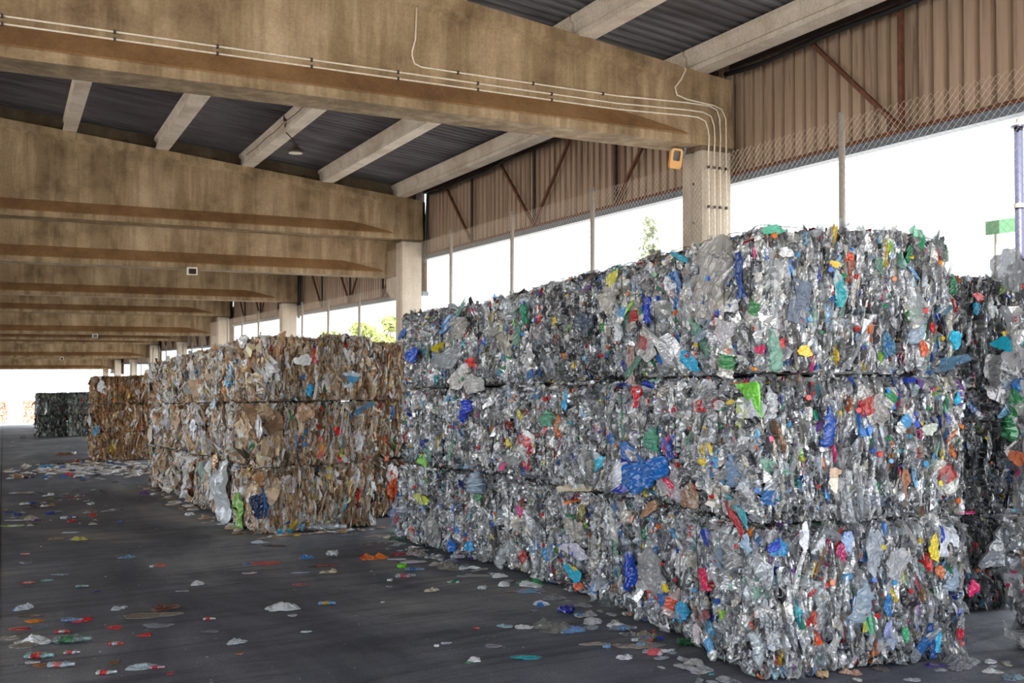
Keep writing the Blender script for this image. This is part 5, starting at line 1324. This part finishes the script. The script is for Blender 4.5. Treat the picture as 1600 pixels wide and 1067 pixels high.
# strips of small scraps that nothing in the photo tells apart
STUFF = []
def strip(n, fn, pal, size, label, group, seed, stuff=False):
    rng = np.random.default_rng(seed); rr = random.Random(seed); protos = []; stuff_from = 10 ** 9
    cols, cl = palette(pal, rng.random(18))
    for k in range(18):
        c = np.clip(cols[k], 0, .9)
        protos.append(film_mesh('plastic_scrap', size, size * rr.uniform(.4, .9), tuple(c), seed + k, float(cl[k]), 7, .22, 'blob', None, 'film', -1))
    for i in range(n):
        x, y = fn(rr); stuffed = stuff or i >= stuff_from
        s = min(1.7, math.exp(rr.gauss(0, .45)))
        mw = Matrix.Translation((x, y, gz(y) + .006 * s)) @ Matrix.Rotation(-math.atan(SLOPE), 4, 'X') @ Matrix.Rotation(rr.uniform(0, 6.28), 4, 'Z') @ Matrix.Scale(s, 4)
        if stuffed: STUFF.append((protos[i % 18], mw)); continue
        o = link('plastic_scrap', protos[i % 18]); o.matrix_world = mw
        tag(o, label, 'litter', group)
def foot(x0, y0, x1, y1, spread):
    def f(r):
        t = r.random(); return x0 + (x1 - x0) * t - abs(r.gauss(0, spread)), y0 + (y1 - y0) * t
    return f
strip(85, foot(4.72, 7.2, 4.72, 12.6, .14), PLASTIC, .10, 'small plastic scrap in the litter strip along the foot of the plastic row', 'scraps along the plastic row', 70)
strip(45, foot(4.25, 5.0, 4.6, 7.2, .12), PLASTIC, .09, 'small plastic scrap at the foot of the nearest two plastic stacks', 'scraps at the nearest stacks', 71)
strip(60, foot(3.15, 14.3, 3.0, 24.5, .14), CARD_WHITE, .13, 'small scrap in the litter strip along the foot of the cardboard row', 'scraps along the cardboard row', 72)
strip(34, lambda r: (r.uniform(3.2, 5.0), 14.05 - abs(r.gauss(0, .12))), CARD_WHITE, .11, 'small scrap before the front face of the cardboard row', 'scraps before the cardboard front', 73)
strip(330, lambda r: (2.55 + r.gauss(0, 1.0), 31.5 + r.gauss(0, 1.9)), CARD_WHITE, .20, 'small scrap in the wide litter patch before the far cardboard stack', 'scraps before the far stack', 74, True)
strip(60, lambda r: (r.uniform(.15, 2.0), r.uniform(17, 24)), PLASTIC, .13, 'small scattered scrap on the left floor beside the joint', 'scraps on the left floor', 75, True)
strip(16, lambda r: (r.uniform(4.7, 6.6), 4.72 - abs(r.gauss(0, .12))), PLASTIC, .07, 'small scrap before the front face of the nearest plastic stack', 'scraps before the nearest front', 76)
vs, fs, cs, b = [], [], [], 0
for me, mw in STUFF:
    n_ = len(me.vertices); co = np.empty(n_ * 3, np.float32); me.vertices.foreach_get('co', co); co = co.reshape(-1, 3) @ np.array(mw.to_3x3()).T + np.array(mw.translation)
    f = np.empty(len(me.loops), np.int32); me.loops.foreach_get('vertex_index', f); f = f.reshape(-1, 4)
    c = np.empty(len(f) * 4, np.float32); me.attributes['Tint'].data.foreach_get('color', c)
    vs.append(co); fs.append(f + b); cs.append(c.reshape(-1, 4)); b += n_
tag(link('scrap_litter', np_mesh('scrap_litter', np.concatenate(vs), np.concatenate(fs), M['film'], np.concatenate(cs))), 'mixed small litter scattered before the far cardboard stack and along the left floor', 'litter', None, 'stuff')
# crumbs: countless specks of paper and plastic
rng = np.random.default_rng(9); n = 9000
x = rng.uniform(-4, 6.5, n); y = 3 + rng.random(n) ** 1.3 * 40; x = np.where((y > 13.5) & (x > 2.8), x - 6, x); x = np.where(x > 4.1, x - 6.5, x)
s = .0045 * np.exp(rng.normal(0, .5, n)); a = rng.random(n) * 6.28
c = np.stack([x, y, gz(y) + .004], 1); u = np.stack([np.cos(a), np.sin(a), np.zeros(n)], 1); v = np.stack([-np.sin(a), np.cos(a), .4 * np.ones(n)], 1)
V = np.stack([c - u * s[:, None] - v * s[:, None] * .5, c + u * s[:, None] - v * s[:, None] * .5, c + u * s[:, None] + v * s[:, None] * .5, c - u * s[:, None] + v * s[:, None] * .5], 1).reshape(-1, 3)
V[:, 2] += .003
col, _ = palette([(10, rgb(200, 200, 200), 0), (5, rgb(150, 150, 150), 0), (1, rgb(180, 60, 50), 0), (1, rgb(60, 100, 180), 0)], rng.random(n))
cr = link('paper_crumbs', np_mesh('paper_crumbs', V, np.arange(4 * n).reshape(-1, 4), M['film'], np.concatenate([col, np.zeros((n, 1))], 1)))
tag(cr, 'tiny pale specks of paper and plastic strewn over the asphalt', 'crumbs', None, 'stuff')
